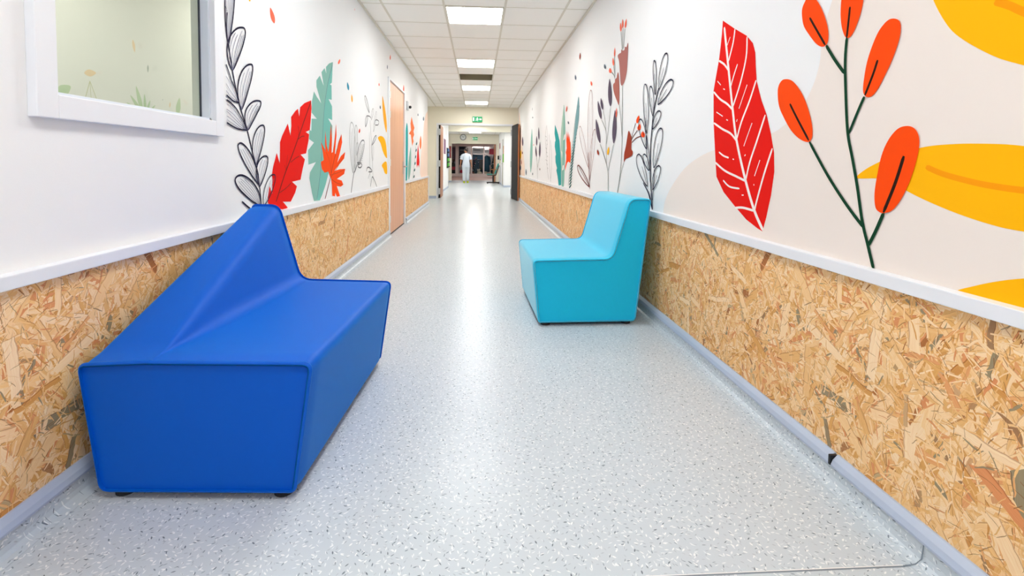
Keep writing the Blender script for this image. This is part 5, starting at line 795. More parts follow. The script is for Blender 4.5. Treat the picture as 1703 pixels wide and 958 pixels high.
# light panels
LBL = {0:'square white ceiling light panel nearest the top edge of the photo', 4:'square lit ceiling panel just before the sunken coffer', 8:'square lit ceiling panel just behind the sunken coffer', 12:'square lit ceiling panel closest to the beige end wall',
       -4:'square lit ceiling panel above the blue bench', -8:'square lit ceiling panel above the viewer', -12:'square lit ceiling panel behind the viewer'}
def light(x0, x1, y0, y1, label, m='panel_light', group='square ceiling light panels'):
    t = thing('ceiling_light', label, 'ceiling light', ((x0+x1)/2,(y0+y1)/2,CH), 0, group); a, b = (x1-x0)/2, (y1-y0)/2
    bm = bmesh.new(); f = .014
    bx(bm,-a,-a+f,-b,b,-.010,0); bx(bm,a-f,a,-b,b,-.010,0); bx(bm,-a+f,a-f,-b,-b+f,-.010,0); bx(bm,-a+f,a-f,b-f,b,-.010,0)
    obj('frame', bm, 'grid', t); box('diffuser', -a+f, a-f, -b+f, b-f, -.007, 0, m, t)
for k in (-12,-8,-4,0,4,8,12):
    light(TX[1]+.008, TX[2]-.008, TY0+TP*k+.006, TY0+TP*(k+1)-.006, LBL[k])
light(-.45, .16, 24.1, 24.7, 'lit ceiling panel beyond the doorway in front of the wall clock', 'panel_light_far')
for y_, l_ in ((14.6,'unseen fill panel added just past the fire doors'),(17.0,'unseen fill panel added midway between the fire doors and the ceiling beam'),(19.4,'unseen fill panel added just before the ceiling beam'),(21.8,'unseen fill panel added just past the ceiling beam')):  # hidden panels added to brighten the far corridor
    light(-.45, .16, y_, y_+.6, l_, 'panel_light_far')
light(-1.3, -.69, 32.0, 32.6, 'lit ceiling panel in the lobby before the shop window', 'panel_lobby')
light(1.6, 2.2, 17.0, 17.6, 'unseen fill panel added in the side area right of the fire doors', 'panel_light_far')  # out of view, added to brighten the white wall beyond the fire doors
light(1.6, 2.2, 19.0, 19.6, 'unseen fill panel added in the side area close to the white wall end', 'panel_light_far')  # second added panel for the same wall, also out of view
light(-1.3, -.69, 28.4, 29.0, 'lit ceiling panel in the lobby just past the clock wall', 'panel_lobby')
light(.6, 1.21, 35.6, 36.2, 'lit ceiling panel in the lobby closest to the shop window', 'panel_lobby')
light(.6, 1.21, 32.0, 32.6, 'right lit ceiling panel in the lobby before the shop window', 'panel_lobby')
light(-.4, .8, 40.1, 40.4, 'strip light inside the shop window', 'panel_lobby')

# strand board wainscot, rails, baseboards
def wains(y0, y1, side):
    s = -1 if side == 'left' else 1; X = XL if s < 0 else XR
    a, b = sorted((X, X-s*.014)); o = box('wainscot_panel', a, b, y0, y1, .03, RZ0, 'strand_board', wl if s < 0 else wr)
    o['label'] = 'strand board wainscot'
    a, b = sorted((X, X-s*.034)); o = struct(box('trim_3', a, b, y0, y1, RZ0, RZ1, 'rail', None, .003), 'white rail along the %s wall above the strand board' % side)
def basebd(y0, y1, side, gap=None, parent=None):
    s = -1 if side == 'left' else 1; X = XL if s < 0 else XR
    pts = [(0,0),(0,.062),(.036,.062),(.036,.026),(.040,.013),(.050,.005),(.068,.0012),(.068,0)]
    bm = bmesh.new(); prism(bm, [(X-s*p[0], p[1]) for p in pts], y0, y1); o = struct(obj('baseboard_'+side, bm, 'vinyl', smooth=False))
    for (a0, a1) in ([(y0, gap), (gap+.012, y1)] if gap else [(y0, y1)]):
        bm = bmesh.new(); prism(bm, [(X-s*p[0], p[1]) for p in ((0,.054),(0,.088),(.020,.088),(.034,.074),(.040,.060),(.040,.054))], a0, a1)
        obj('cap_strip', bm, 'cap', o)
    return o
for y0, y1 in ((YB, DY0-.075), (DY1+.075, YLE-.02)): wains(y0, y1, 'left'); basebd(y0, y1, 'left')
wains(YB, YE-.02, 'right'); basebd(YB, YE-.02, 'right', 1.375)
struct(box('trim_4', XL-.002, XL+.036, YLE-.02, YLE+.004, 0, RZ1, 'rail'))
# small dark joint clip in the gap of the right cap strip
o = box('joint_clip', XR-.041, XR-.018, 1.377, 1.385, .056, .086, 'black')
tag(o, 'tiny dark joint clip in the gap of the right baseboard cap', 'clip')
bm = bmesh.new(); bx(bm, -2.34, EX0-.03, YE-.012, YE, 0, .07); struct(obj('baseboard_end', bm, 'cap'))
bm = bmesh.new(); bx(bm, XR+.0, 3.0, 20.588, 20.6, 0, .07); struct(obj('baseboard_right', bm, 'cap'))
bm = bmesh.new(); bx(bm, -1.21, -1.198, YE+.17, 20.0, 0, .07); struct(obj('baseboard_left', bm, 'cap'))
bm = bmesh.new(); bx(bm, XR-.012, XR, 20.6, YC, 0, .07); struct(obj('baseboard_right', bm, 'cap'))
bm = bmesh.new(); bx(bm, CX0-.18, CX0, YC-.012, YC, 0, .07); struct(obj('baseboard_end', bm, 'cap'))

# ------------------------------------------------------------------ window in the left wall and the room behind it
w = bpy.data.objects.new('window_1', None); COL.objects.link(w); w.location = (XL, (WY0+WY1)/2, WZ0); struct(w)
def atp(o, p): o.matrix_parent_inverse = Matrix.Translation(-Vector(p.location)); return o
bm = bmesh.new(); c0 = XL; c1 = XL+.026; a = .066; 
bx(bm, c0, c1, WY0-a, WY0, WZ0-.066, WZ1+.07, bev=.003); bx(bm, c0, c1, WY1, WY1+a, WZ0-.066, WZ1+.07, bev=.003)
bx(bm, c0, c1, WY0, WY1, WZ0-.066, WZ0, bev=.003); bx(bm, c0, c1, WY0, WY1, WZ1, WZ1+.07, bev=.003)
atp(obj('window_casing', bm, 'casing', w), w)
bm = bmesh.new()
bx(bm, XL-.029, XL+.004, WY1-.012, WY1, WZ0, WZ1); bx(bm, XL-.029, XL+.004, WY0, WY0+.012, WZ0, WZ1); bx(bm, XL-.029, XL+.004, WY0, WY1, WZ0, WZ0+.01); bx(bm, XL-.029, XL+.004, WY0, WY1, WZ1-.01, WZ1)
atp(obj('window_frame', bm, 'jamb', w), w)
bm = bmesh.new(); bx(bm, XL-.034, XL-.029, WY1-.02, WY1, WZ0, WZ1); bx(bm, XL-.034, XL-.029, WY0, WY0+.02, WZ0, WZ1)
atp(obj('gasket', bm, 'gasket', w), w)
bm = bmesh.new(); bx(bm, XL-.036, XL-.032, WY0+.012, WY1-.012, WZ0+.01, WZ1-.01)
atp(obj('window_pane', bm, 'pane_glass', w), w)
XRB = -2.6
wb = struct(box('wall_back', XRB-.1, XRB, -1.5, 7.5, 0, CH, 'wall_room'))
struct(box('wall_back', XRB, XL-.076, 7.4, 7.5, 0, CH, 'wall_room'))
struct(box('wall_back', XRB, XL-.076, -1.5, -1.4, 0, CH, 'wall_room'))
struct(box('ceiling', XRB, XL-.076, -1.5, 7.5, CH, CH+.02, 'tile'))
def paint(name, label, face, sgn, shapes, parent, lay=1):
    """painted motif: flat shapes lying on the wall, each a hair above the last"""
    bm = bmesh.new(); mats = []
    def mi(c):
        if c not in mats: mats.append(c)
        return mats.index(c)
    for n, sh in enumerate(shapes):
        kind, c, wd, P = sh; x = face+sgn*(.0004+.0007*lay+.00003*n); P = [Vector(p) for p in P]
        def cr(P, closed):
            out = []; N = len(P)
            for i in range(N if closed else N-1):
                g = (lambda j: P[j % N]) if closed else (lambda j: P[max(0, min(N-1, j))])
                p0, p1, p2, p3 = g(i-1), g(i), g(i+1), g(i+2)
                for k in range(5):
                    t = k/5; out.append(.5*((2*p1)+(p2-p0)*t+(2*p0-5*p1+4*p2-p3)*t*t+(3*p1-p0-3*p2+p3)*t**3))
            if not closed: out.append(P[-1])
            return out
        if kind in 'pq':
            if kind == 'q':
                Q = [q for q in cr(P[:-2], False) if q.y < CH]; Q += [Vector((Q[-1].x, CH)), Vector((-2.95, CH))]+P[-2:]
            elif wd == 1: Q = cr(P, True)
            else: Q = P
            Q = [Vector((q.x, min(max(q.y, RZ1-.004), CH))) for q in Q]
            R_ = [q for i, q in enumerate(Q) if (q-Q[i-1]).length > 1e-5]
            if len(R_) < 3: continue
            f = bm.faces.new([bm.verts.new((x, q.x, q.y)) for q in R_]); f.material_index = mi(c)
        else:
            Q = cr(P, False) if kind == 'l' and len(P) > 2 else P
            Q = [Vector((q.x, min(max(q.y, RZ1-.004), CH))) for q in Q]
            Q = [q for i, q in enumerate(Q) if i == 0 or (q-Q[i-1]).length > 1e-5]
            if len(Q) < 2: continue
            L = []; N = len(Q)
            for i, q in enumerate(Q):
                t = (Q[min(N-1,i+1)]-Q[max(0,i-1)]); t = t.normalized() if t.length > 1e-7 else Vector((0,1))
                nn = Vector((-t.y, t.x))*wd*.5*(1 if 0 < i < N-1 else .6); L.append((bm.verts.new((x, *(q+nn))), bm.verts.new((x, *(q-nn)))))
            for A, B in zip(L, L[1:]): bm.faces.new((A[0],A[1],B[1],B[0])).material_index = mi(c)
    bm.normal_update(); bmesh.ops.triangulate(bm, faces=[f for f in bm.faces if len(f.verts) > 4])
    me = bpy.data.meshes.new(name); bm.to_mesh(me); bm.free()
    o = link(name, me, parent, ['paint_'+c for c in mats]); o['label'] = label
    return o
def layer(wall, name, label):
    if 'backdrop' in name: return 0
    if wall == 'L': return {'painted_leaf_sprig':3, 'painted_orange_leaf':2}.get(name, 1)
    return {'painted_berry_branch':3, 'painted_purple_plant':4, 'painted_leaf_sprig':6, 'painted_petal_specks':7, 'painted_brown_flower':2, 'painted_orange_leaf':2, 'painted_fern':3}.get(name, 1)
for wall, name, label, shapes in MURALS:
    paint(name, label, XL if wall == 'L' else XR, 1 if wall == 'L' else -1, shapes, wl if wall == 'L' else wr, layer(wall, name, label))
def pet(c, y0, z0, y1, z1, wd):
    d = Vector((y1-y0, z1-z0)); n = Vector((-d.y, d.x)).normalized()*wd; a = Vector((y0,z0))
    return ('p', c, 1, [tuple(a), tuple(a+d*.35+n), tuple(a+d*.7+n*.8), tuple(a+d), tuple(a+d*.7-n*.8), tuple(a+d*.35-n)])
paint('painted_fern', 'pale green painted fern seen through the window', XRB, 1, [pet('roomsage', 3.93,1.34,3.864,1.538,.022), pet('roomsage', 3.92,1.34,3.80,1.46,.016), pet('roomsage', 3.96,1.34,3.955,1.49,.015), pet('roomsage', 3.97,1.34,4.02,1.45,.012), pet('roomsage', 3.90,1.34,3.76,1.40,.012), pet('roomsage', 3.99,1.34,4.08,1.42,.010)], wb)
paint('painted_petal_specks', 'faint painted petals and thin stems seen through the window', XRB, 1, [pet('roomorange', 3.38,1.545,3.48,1.565,.022), pet('roomorange', 3.842,1.88,3.86,1.79,.014), pet('roomslate', 4.004,1.725,4.00,1.665,.010), pet('roomsage', 3.16,1.37,3.27,1.44,.035), pet('roomsage', 4.36,1.36,4.40,1.52,.03), ('l','roomline',.008,[(3.375,1.36),(3.425,1.50)]), ('l','roomline',.008,[(3.425,1.50),(3.49,1.36)]), ('l','roomline',.006,[(3.425,1.49),(3.432,1.36)]), pet('roomslate', 4.17,1.47,4.175,1.48,.005), pet('roomorange', 4.26,1.42,4.27,1.47,.008)], wb)
t = thing('ceiling_light', 'lit panel in the small room behind the window', 'ceiling light', (-1.95, 2.6, CH)); box('diffuser', -.3, .3, -.6, .6, -.01, 0, 'panel_room', t)
t2 = thing('ceiling_light', 'second lit panel in the small room behind the window', 'ceiling light', (-1.95, 5.2, CH)); box('diffuser', -.3, .3, -.6, .6, -.01, 0, 'panel_room', t2)

# ------------------------------------------------------------------ wooden door in the left wall
d = bpy.data.objects.new('door_1', None); COL.objects.link(d); struct(d); d.location = (XL, (DY0+DY1)/2, 0)
bm = bmesh.new(); q = XL+.018
for a in ((DY0-.07, DY0+.01, 0, DZ-.01), (DY1-.01, DY1+.07, 0, DZ-.01), (DY0-.07, DY1+.07, DZ-.01, DZ+.012)): bx(bm, XL-.075, q, a[0], a[1], a[2], a[3])
atp(obj('door_frame', bm, 'casing', d), d)
atp(box('door_leaf', XL-.05, XL-.004, DY0+.014, DY1-.014, .012, DZ-.016, 'door_wood', d, .002), d)
atp(box('gap_shade', XL-.05, XL+.004, DY0+.01, DY1-.01, 0, .011, 'black', d), d)  # black strip standing in for the shade in the gap under the leaf
for z in (.22, .98, 1.62, 1.88):
    bm = bmesh.new(); bx(bm, XL-.004, XL+.022, DY0-.012, DY0+.03, z-.045, z+.045); atp(obj('hinge', bm, 'plug', d), d)
bm = bmesh.new(); bx(bm, XL-.004, XL+.004, DY1-.085, DY1-.045, .80, 1.0, 0, .002); cyl(bm, (XL+.02, DY1-.065, .92), .011, .05, 'X', 12); tube(bm, [(XL+.045,DY1-.065,.92),(XL+.052,DY1-.10,.922),(XL+.052,DY1-.19,.918)], .010)
hd = atp(obj('handle', bm, 'steel', d), d)

# ------------------------------------------------------------------ fire doors
d2 = bpy.data.objects.new('door_2', None); COL.objects.link(d2); struct(d2, 'left fire door swung open away from the viewer'); d2.location = (EX0, YE, 0)
atp(box('door_leaf', -1.092, -1.040, YE+.03, YE+1.0, .012, EZ-.02, 'fire_wood', d2, .002), d2)
atp(box('door_edge', -1.093, -1.048, YE+.024, YE+.030, .012, EZ-.02, 'dark_leaf', d2), d2)
for z in (.20, .98, 1.86): atp(box('hinge', -1.125, -1.045, YE-.03, YE+.024, z-.085, z+.085, 'hinge', d2, .004), d2)
d3 = bpy.data.objects.new('door_3', None); COL.objects.link(d3); struct(d3, 'right fire door with dark face folded back towards the right wall'); d3.location = (EX1, YE-.03, 0); d3.rotation_euler = (0,0,math.atan2(.095,.86))
bm = bmesh.new(); bx(bm, -.002, .004, -.88, 0, .012, EZ-.02); obj('dark_face', bm, 'dark_leaf', d3)
bm = bmesh.new(); bx(bm, .004, .046, -.879, 0, .012, EZ-.04); obj('door_leaf', bm, 'fire_wood', d3)
for z in (.20, .98, 1.86): box('hinge', -.03, .0, -.02, .03, z-.085, z+.085, 'hinge', d3, .004)
box('door_closer', .046, .10, -.6, -.3, 1.93, 1.99, 'hinge', d3, .006)
d4 = bpy.data.objects.new('door_4', None); COL.objects.link(d4); struct(d4, 'brown door swung open beyond the wall clock'); d4.location = (CX1, YC+.16, 0)
box('door_leaf', -.10, -.05, .0, .92, .012, CZ-.02, 'fire_wood', d4); bm = bmesh.new(); tube(bm, [(-.10,.80,1.0),(-.16,.80,1.0),(-.165,.68,1.0)], .011); obj('handle', bm, 'steel', d4)
d5 = bpy.data.objects.new('door_5', None); COL.objects.link(d5); struct(d5, 'pale door in the right wall of the far corridor'); d5.location = (XR, 22.2, 0)
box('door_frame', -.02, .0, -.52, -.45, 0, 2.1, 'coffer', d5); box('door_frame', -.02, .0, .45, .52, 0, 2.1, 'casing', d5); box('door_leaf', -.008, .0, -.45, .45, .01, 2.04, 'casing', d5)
bm = bmesh.new(); tube(bm, [(-.008,-.38,1.),(-.05,-.38,1.),(-.055,-.27,1.)], .011); obj('handle', bm, 'steel', d5)

# ------------------------------------------------------------------ padded seats
def fillet(P, rad, n=6):
    out = []; N = len(P)
    for i in range(N):
        a, b, c = Vector(P[i-1]), Vector(P[i]), Vector(P[(i+1) % N]); u = a-b; v = c-b
        lu, lv = u.length, v.length
        if lu < 1e-6 or lv < 1e-6: out += [b.copy()]*(n+1); continue
        u /= lu; v /= lv; r = min(rad[i], .46*lu, .46*lv); p, q = b+u*r, b+v*r
        for k in range(n+1):
            t = k/n; out.append(p*(1-t)**2+b*2*t*(1-t)+q*t*t)
    return out
def inset(P, d):
    N = len(P); out = []
    for i in range(N):
        a, c = P[(i-1) % N], P[(i+1) % N]; j = 1
        while (c-a).length < 1e-5 and j < N: j += 1; a, c = P[(i-j) % N], P[(i+j) % N]
        t = (c-a).normalized(); out.append(P[i]+Vector((-t.y, t.x))*d)
    return out
def padded(name, section, L, m, parent, edge=.010, ny=28):
    """section(t) -> counter-clockwise rounded outline in (x,z); lofted along y with a tight rounded edge at each end"""
    bm = bmesh.new(); rings = []
    def ring(t, y, ins): rings.append([bm.verts.new((p.x, y, p.y)) for p in (inset(section(t), ins) if ins else section(t))])
    ks = [0, .15, .35, .6, 1.]
    for k in ks: a = k*PI/2; ring(0, edge*(1-math.sin(a)), edge*(1-math.cos(a)))
    for j in range(1, ny): ring(j/ny, edge+(L-2*edge)*j/ny, 0)
    for k in ks[::-1]: a = k*PI/2; ring(1, L-edge*(1-math.sin(a)), edge*(1-math.cos(a)))
    n = len(rings[0])
    for A, B in zip(rings, rings[1:]):
        for k in range(n):
            bm.faces.new((A[k],A[(k+1)%n],B[(k+1)%n],B[k]))
    bm.faces.new(rings[0][::-1]); bm.faces.new(rings[-1])
    bmesh.ops.remove_doubles(bm, verts=bm.verts, dist=1e-5)
    o = obj(name, bm, m, parent, smooth=True)
    md = o.modifiers.new('Normals', 'WEIGHTED_NORMAL'); md.keep_sharp = True; md.weight = 60
    return o
def seat_base(parent, x0, x1, L, feet):
    box('base_board', x0+.03, x1-.03, .03, L-.03, .012, .024, 'black', parent)
    for fx in (x0+.05, x1-.05):
        for fy in (.045, L-.05):
            bm = bmesh.new(); cyl(bm, (fx, fy, .007), .028, .014, n=20); obj('foot', bm, 'rubber', parent)
BL = .965
def bench_section(t):
    s = max(0., min(1., (t-.05)/.95)); lp = lambda a, b: a+(b-a)*s
    zt = .402+.368*s; j = lp(-.372,-.344); bi = lp(-.376,-.446)
    P = [(-.528,.020),(.034,.020),(.088,.405),(j,.405+.008*s),(bi,max(zt,.406)),(-.582,zt-.006*(1-s))]
    return fillet(P, [.03,.02,.034,.05*min(1,s*6+.02),.045*min(1,s*5+.05)+.0,.030])
th = math.atan2(.056,.998)
b = thing('padded_bench', 'bright blue padded bench whose backrest rises to a point, against the left wall', 'bench', (-.549,1.371,0), -th)
padded('body', bench_section, BL, 'bench_blue', b)
seat_base(b, -.528, .034, BL, 4)
CLN = .80
def chair_section(t):
    P = [(-.036,.020),(.565,.020),(.648,.772),(.512,.772),(.408,.410),(-.074,.402)]
    return fillet(P, [.02,.03,.030,.045,.045,.034])
c = thing('lounge_chair', 'light turquoise padded seat with raked backrest, against the right wall', 'chair', (.405,2.831,0), math.atan2(.023,1))
padded('body', chair_section, CLN, 'seat_cyan', c)
seat_base(c, -.036, .565, CLN, 4)

# ------------------------------------------------------------------ signs, clock, wall pieces
def exit_sign(x, y, z, w_, h_, label):
    t = thing('exit_sign', label, 'exit sign', (x, y, z), 0, 'green exit signs')
    box('sign_body', -w_/2, w_/2, -.05, 0, -h_/2, h_/2, 'sign_green', t, .004)
    bm = bmesh.new(); yy = -.0505; k = h_
    def quad(P): bm.faces.new([bm.verts.new((p[0]*k, yy, p[1]*k)) for p in P])
    quad([(-.82,-.32),(-.58,-.32),(-.58,.32),(-.82,.32)])                      # doorway
    quad([(.34,-.08),(.34,.08),(.56,.08),(.56,-.08)]); quad([(.56,-.22),(.82,0),(.56,.22)])   # arrow
    cyl(bm, (-.0*k, yy, .26*k), .075*k, .001, 'Y', 12)                          # running figure
    for a in ([(-.05,.18),(.07,.18),(.03,-.05),(-.1,-.05)], [(-.05,.17),(-.25,.1),(-.27,.02),(-.22,.0),(-.19,.06),(-.03,.1)], [(.05,.16),(.2,.02),(.26,.08),(.29,.04),(.2,-.06),(.05,.08)], [(-.1,-.05),(-.02,-.05),(-.12,-.22),(-.3,-.24),(-.3,-.17),(-.16,-.16)], [(-.03,-.05),(.04,-.05),(.13,-.17),(.1,-.34),(.04,-.33),(.06,-.19)]): quad(a)
    me = bpy.data.meshes.new('pictogram'); bm.to_mesh(me); bm.free(); link('pictogram', me, t, ('sign_white',))
exit_sign(-.02, YE, 2.222, .27, .15, 'green exit sign on the beige wall above the open fire doors')
exit_sign(-.15, YC, 2.335, .27, .15, 'small green exit sign right of the round clock')
t = thing('wall_clock', 'round grey wall clock beside the far exit sign', 'clock', (-.79, YC, 2.40))
bm = bmesh.new(); cyl(bm, (0,-.03,0), .165, .06, 'Y', 40); obj('rim', bm, 'clock_rim', t, )
bm = bmesh.new(); cyl(bm, (0,-.062,0), .13, .006, 'Y', 40); obj('face', bm, 'clock_face', t)
for nm, L_, an, wd in (('hour_hand', .07, 60, .014), ('minute_hand', .105, -40, .009)):
    bm = bmesh.new(); bx(bm, -wd/2, wd/2, -.068, -.066, -.012, L_); o = obj(nm, bm, 'black', t); o.rotation_euler = (0, R(an), 0)
t = thing('wall_sensor', 'small grey box on the left wall just past the wooden door', 'sensor', (XL, 8.10, 1.92)); box('housing', 0, .03, -.07, .07, -.07, .07, 'hinge', t, .004); bm = bmesh.new(); ball(bm, (.045, .09, -.01), .025); obj('lens', bm, 'black', t)
# far corridor, left wall
t = thing('poster', 'narrow purple poster on the left wall past the fire doors', 'poster', (-1.21, 17.75, 1.6)); box('print', 0, .006, -.5, .5, -.27, .27, 'poster_purple', t); box('frame', 0, .003, -.54, .54, -.31, .31, 'paper', t)
t = thing('leaflet_rack', 'wall rack of blue and green leaflets on the left wall before the nurse', 'leaflet rack', (-1.21, 19.4, .8))
box('back_board', 0, .02, -.5, .5, 0, .8, 'black', t)
for k, m_ in enumerate(('green_leaflet','green_leaflet','blue_leaflet','blue_leaflet')):
    bm = bmesh.new(); z = .03+k*.19; bx(bm, .02, .07, -.48, .48, z, z+.02); bx(bm, .06, .07, -.48, .48, z, z+.06); o = obj('pocket_shelf', bm, 'black', t)
    for j in range(4): box('leaflet', .03, .055, -.46+j*.235, -.26+j*.235, z+.02, z+.17, m_, o)
t = thing('wall_mounted_poster', 'small red poster on the wall strip left of the far opening', 'poster', (-1.475, YC, 1.6)); box('print', -.055, .055, -.006, 0, -.32, .32, 'poster_red', t); box('frame', -.065, .065, -.003, 0, -.34, .34, 'paper', t)
# far corridor, right wall
def rb(name, label, cat, y, z, dy, dz, m_, dx=.01, part='print'):
    t = thing(name, label, cat, (XR, y, z)); box(part, -dx, 0, -dy, dy, -dz, dz, m_, t, .002); return t
t = rb('wall_notice', 'tall orange and green notice beside the pale door on the far right wall', 'notice', 21.05, 1.42, .22, .36, 'orange_board'); box('leaflet', -.03, -.01, -.15, .15, -.36, .0, 'green_leaflet', t); box('frame', -.006, 0, -.24, .24, -.38, .38, 'casing', t)
t = rb('wall_mounted_poster', 'small pink poster above the turquoise waiting chair', 'poster', 24.6, 1.9, .3, .14, 'poster_red')
t = rb('wall_mounted_dispenser', 'dark dispenser on the right wall above the waiting chair', 'dispenser', 25.1, 1.32, .08, .1, 'black', .1, 'housing'); box('nozzle', -.08, -.04, -.02, .02, -.13, -.1, 'hinge', t)
t = rb('wall_mounted_dispenser', 'grey dispenser nearest the pale door on the far right wall', 'dispenser', 23.3, 1.3, .06, .1, 'hinge', .09, 'housing'); box('nozzle', -.07, -.03, -.02, .02, -.13, -.1, 'black', t)
t = rb('notice', 'small yellow notice just above the waiting chair back', 'notice', 24.4, 1.12, .25, .09, 'yellow_note'); box('frame', -.004, 0, -.27, .27, -.11, .11, 'paper', t)

# ------------------------------------------------------------------ waiting chair
t = thing('waiting_chair', 'turquoise waiting chair on a black pedestal at the right of the far corridor', 'chair', (.78, 24.1, 0))
bm = bmesh.new(); prism(bm, [(-.33,.435),(-.31,.455),(0,.452),(.07,.46),(.07,.48),(0,.488),(-.28,.49),(-.33,.475)], -.24, .24); obj('seat', bm, 'turquoise', t)
bm = bmesh.new(); prism(bm, [(.05,.50),(.10,.50),(.27,.98),(.25,1.02),(.22,1.0)], -.24, .24); obj('backrest', bm, 'turquoise', t)
bm = bmesh.new(); prism(bm, [(.10,.42),(.14,.42),(.30,.90),(.275,.93)], -.20, .20); obj('back_shell', bm, 'black', t)
box('seat_pan', -.30, .12, -.22, .22, .405, .434, 'black', t, .004)
bm = bmesh.new(); bx(bm, -.04, .03, -.04, .04, .09, .41); obj('pedestal', bm, 'black', t)
bm = bmesh.new(); bx(bm, -.33, .31, -.05, .05, .03, .09, 0, .01); bx(bm, -.05, .05, -.25, .25, .03, .09, 0, .01); o = obj('base', bm, 'black', t)
for fx in (-.28, .26): bm = bmesh.new(); cyl(bm, (fx,0,.015), .03, .03, n=16); obj('foot', bm, 'rubber', t)
bm = bmesh.new(); tube(bm, [(.17,-.26,.72),(-.10,-.26,.72),(-.14,-.26,.70)], .016); tube(bm, [(-.02,-.26,.71),(-.02,-.24,.42)], .013); obj('armrest', bm, 'fire_wood', t)

# ------------------------------------------------------------------ nurse
def skin(name, verts, edges, radii, m_, parent, sub=2):
    me = bpy.data.meshes.new(name); me.from_pydata([tuple(v) for v in verts], edges, []); me.materials.append(MAT[m_])
    o = bpy.data.objects.new(name, me); COL.objects.link(o); o.parent = parent
    o.modifiers.new('Skin', 'SKIN').use_smooth_shade = True
    if not me.skin_vertices: me.attributes
    sv = me.skin_vertices[0].data
    for i, r in enumerate(radii): sv[i].radius = (r, r) if not isinstance(r, tuple) else r
    sv[0].use_root = True
    o.modifiers.new('Sub', 'SUBSURF').levels = sub; o.modifiers['Sub'].render_levels = sub
    return o
def nurse(loc):
    p = thing('person', 'person in white tunic and trousers with yellow-green clogs, walking away', 'person', loc)
    p['label'] = 'person in white tunic, white trousers and yellow-green clogs walking away down the far corridor'
    V = []; E = []; Rr = []
    def add(co, r, par=None):
        V.append(co); Rr.append(r)
        if par is not None: E.append((par, len(V)-1))
        return len(V)-1
    pel = add((0,0,.98), (.15,.11)); ab = add((0,0,1.10), (.135,.10), pel); ch_ = add((0,.01,1.30), (.13,.085), ab); ct = add((0,.01,1.42), (.10,.055), ch_)
    nk = add((0,.0,1.50), .052, ct); nk2 = add((-.005,.01,1.56), .05, nk); hd1 = add((-.01,.015,1.62), (.072,.085), nk2); hd2 = add((-.01,.012,1.69), (.078,.095), hd1); hd3 = add((-.01,.005,1.745), (.055,.07), hd2)
    for s, sw in ((-1, -.05), (1, .04)):
        hp = add((s*.09,0,.92), .098, pel); kn = add((s*.085,sw*.6+.02,.50), .062, hp); cf = add((s*.085,sw*.5,.36), .056, kn); an = add((s*.085,sw,.09), .040, cf); ft = add((s*.09,sw+.08,.045), (.042,.03), an); add((s*.095,sw+.16,.035), (.04,.022), ft)
        sh = add((s*.165,.0,1.40), .052, ct); el = add((s*.245,-.02,1.16), .043, sh); fm = add((s*.265,.03,1.04), .038, el); wr_ = add((s*.285,.08,.93), .026, fm)
        pm = add((s*.292,.095,.875), (.036,.018), wr_); kb = add((s*.297,.105,.835), (.040,.016), pm)
        for f in range(4):
            L_ = (.058,.070,.075,.062)[f]; fy = .105+(f-1.5)*.020
            a = add((s*.300,fy,.815), .0095, kb); q_ = add((s*.297,fy+.004,.815-L_*.5), .009, a); add((s*.288,fy+.012,.815-L_), .0075, q_)
        t1 = add((s*.288,.135,.865), .011, pm); add((s*.284,.150,.825), .009, t1)
    body = skin('body', V, E, Rr, 'skin', p)
    # face: nose, brows, ears; the head is turned to the left
    bm = bmesh.new(); hc = Vector((-.01,.012,1.675)); fd = Vector((-.80,.60,0)).normalized(); sd = Vector((-fd.y, fd.x, 0))
    ball(bm, hc+fd*.092+Vector((0,0,-.015)), .014, (1,1,1.5), n=10)
    ball(bm, hc+sd*.080, .022, (.5,.7,1.3), n=10); ball(bm, hc-sd*.080, .022, (.5,.7,1.3), n=10)
    ball(bm, hc+fd*.055+Vector((0,0,-.055)), .045, (1,1,.8), n=12)
    obj('face', bm, 'skin', p, True)
    bm = bmesh.new(); ball(bm, hc+fd*.084+sd*.03+Vector((0,0,.012)), .009, n=8); obj('eye', bm, 'paper', p, True); bm = bmesh.new(); ball(bm, hc+fd*.084-sd*.03+Vector((0,0,.012)), .009, n=8); obj('eye', bm, 'paper', p, True)
    bm = bmesh.new(); bx(bm, -.02,.02,-.004,.004,-.004,.004); o = obj('mouth', bm, 'redor_lip', p); o.location = hc+fd*.094+Vector((0,0,-.05)); o.rotation_euler = (0,0,math.atan2(sd.y,sd.x))
    bm = bmesh.new(); ball(bm, hc-fd*.022+Vector((0,0,.032)), .102, (1,1,.98), n=20); ball(bm, hc-fd*.09+Vector((0,0,-.02)), .05, (1,1,1), n=14); obj('hair', bm, 'hair', p, True)
    # tunic: lofted shell with short sleeves
    def loft(bm, rings, n=24, cap=False):
        RR = [[bm.verts.new((cx_+rx*math.cos(2*PI*k/n), cy_+ry*math.sin(2*PI*k/n), z_+(tl*math.cos(2*PI*k/n)))) for k in range(n)] for (cx_,cy_,z_,rx,ry,tl) in rings]
        for A, B in zip(RR, RR[1:]):
            for k in range(n): bm.faces.new((A[k],A[(k+1)%n],B[(k+1)%n],B[k]))
        if cap: bm.faces.new(RR[0]); bm.faces.new(RR[-1][::-1])
    bm = bmesh.new(); loft(bm, [(0,.0,.80,.205,.145,0),(0,0,.90,.198,.142,0),(0,0,1.0,.185,.132,0),(0,0,1.12,.165,.122,0),(0,.01,1.25,.178,.128,0),(0,.01,1.36,.188,.122,0),(0,.008,1.43,.165,.112,0),(0,.006,1.475,.120,.098,0),(0,.004,1.51,.080,.078,0),(0,.002,1.53,.066,.064,0)])
    tn = obj('tunic', bm, 'tunic', p, True)
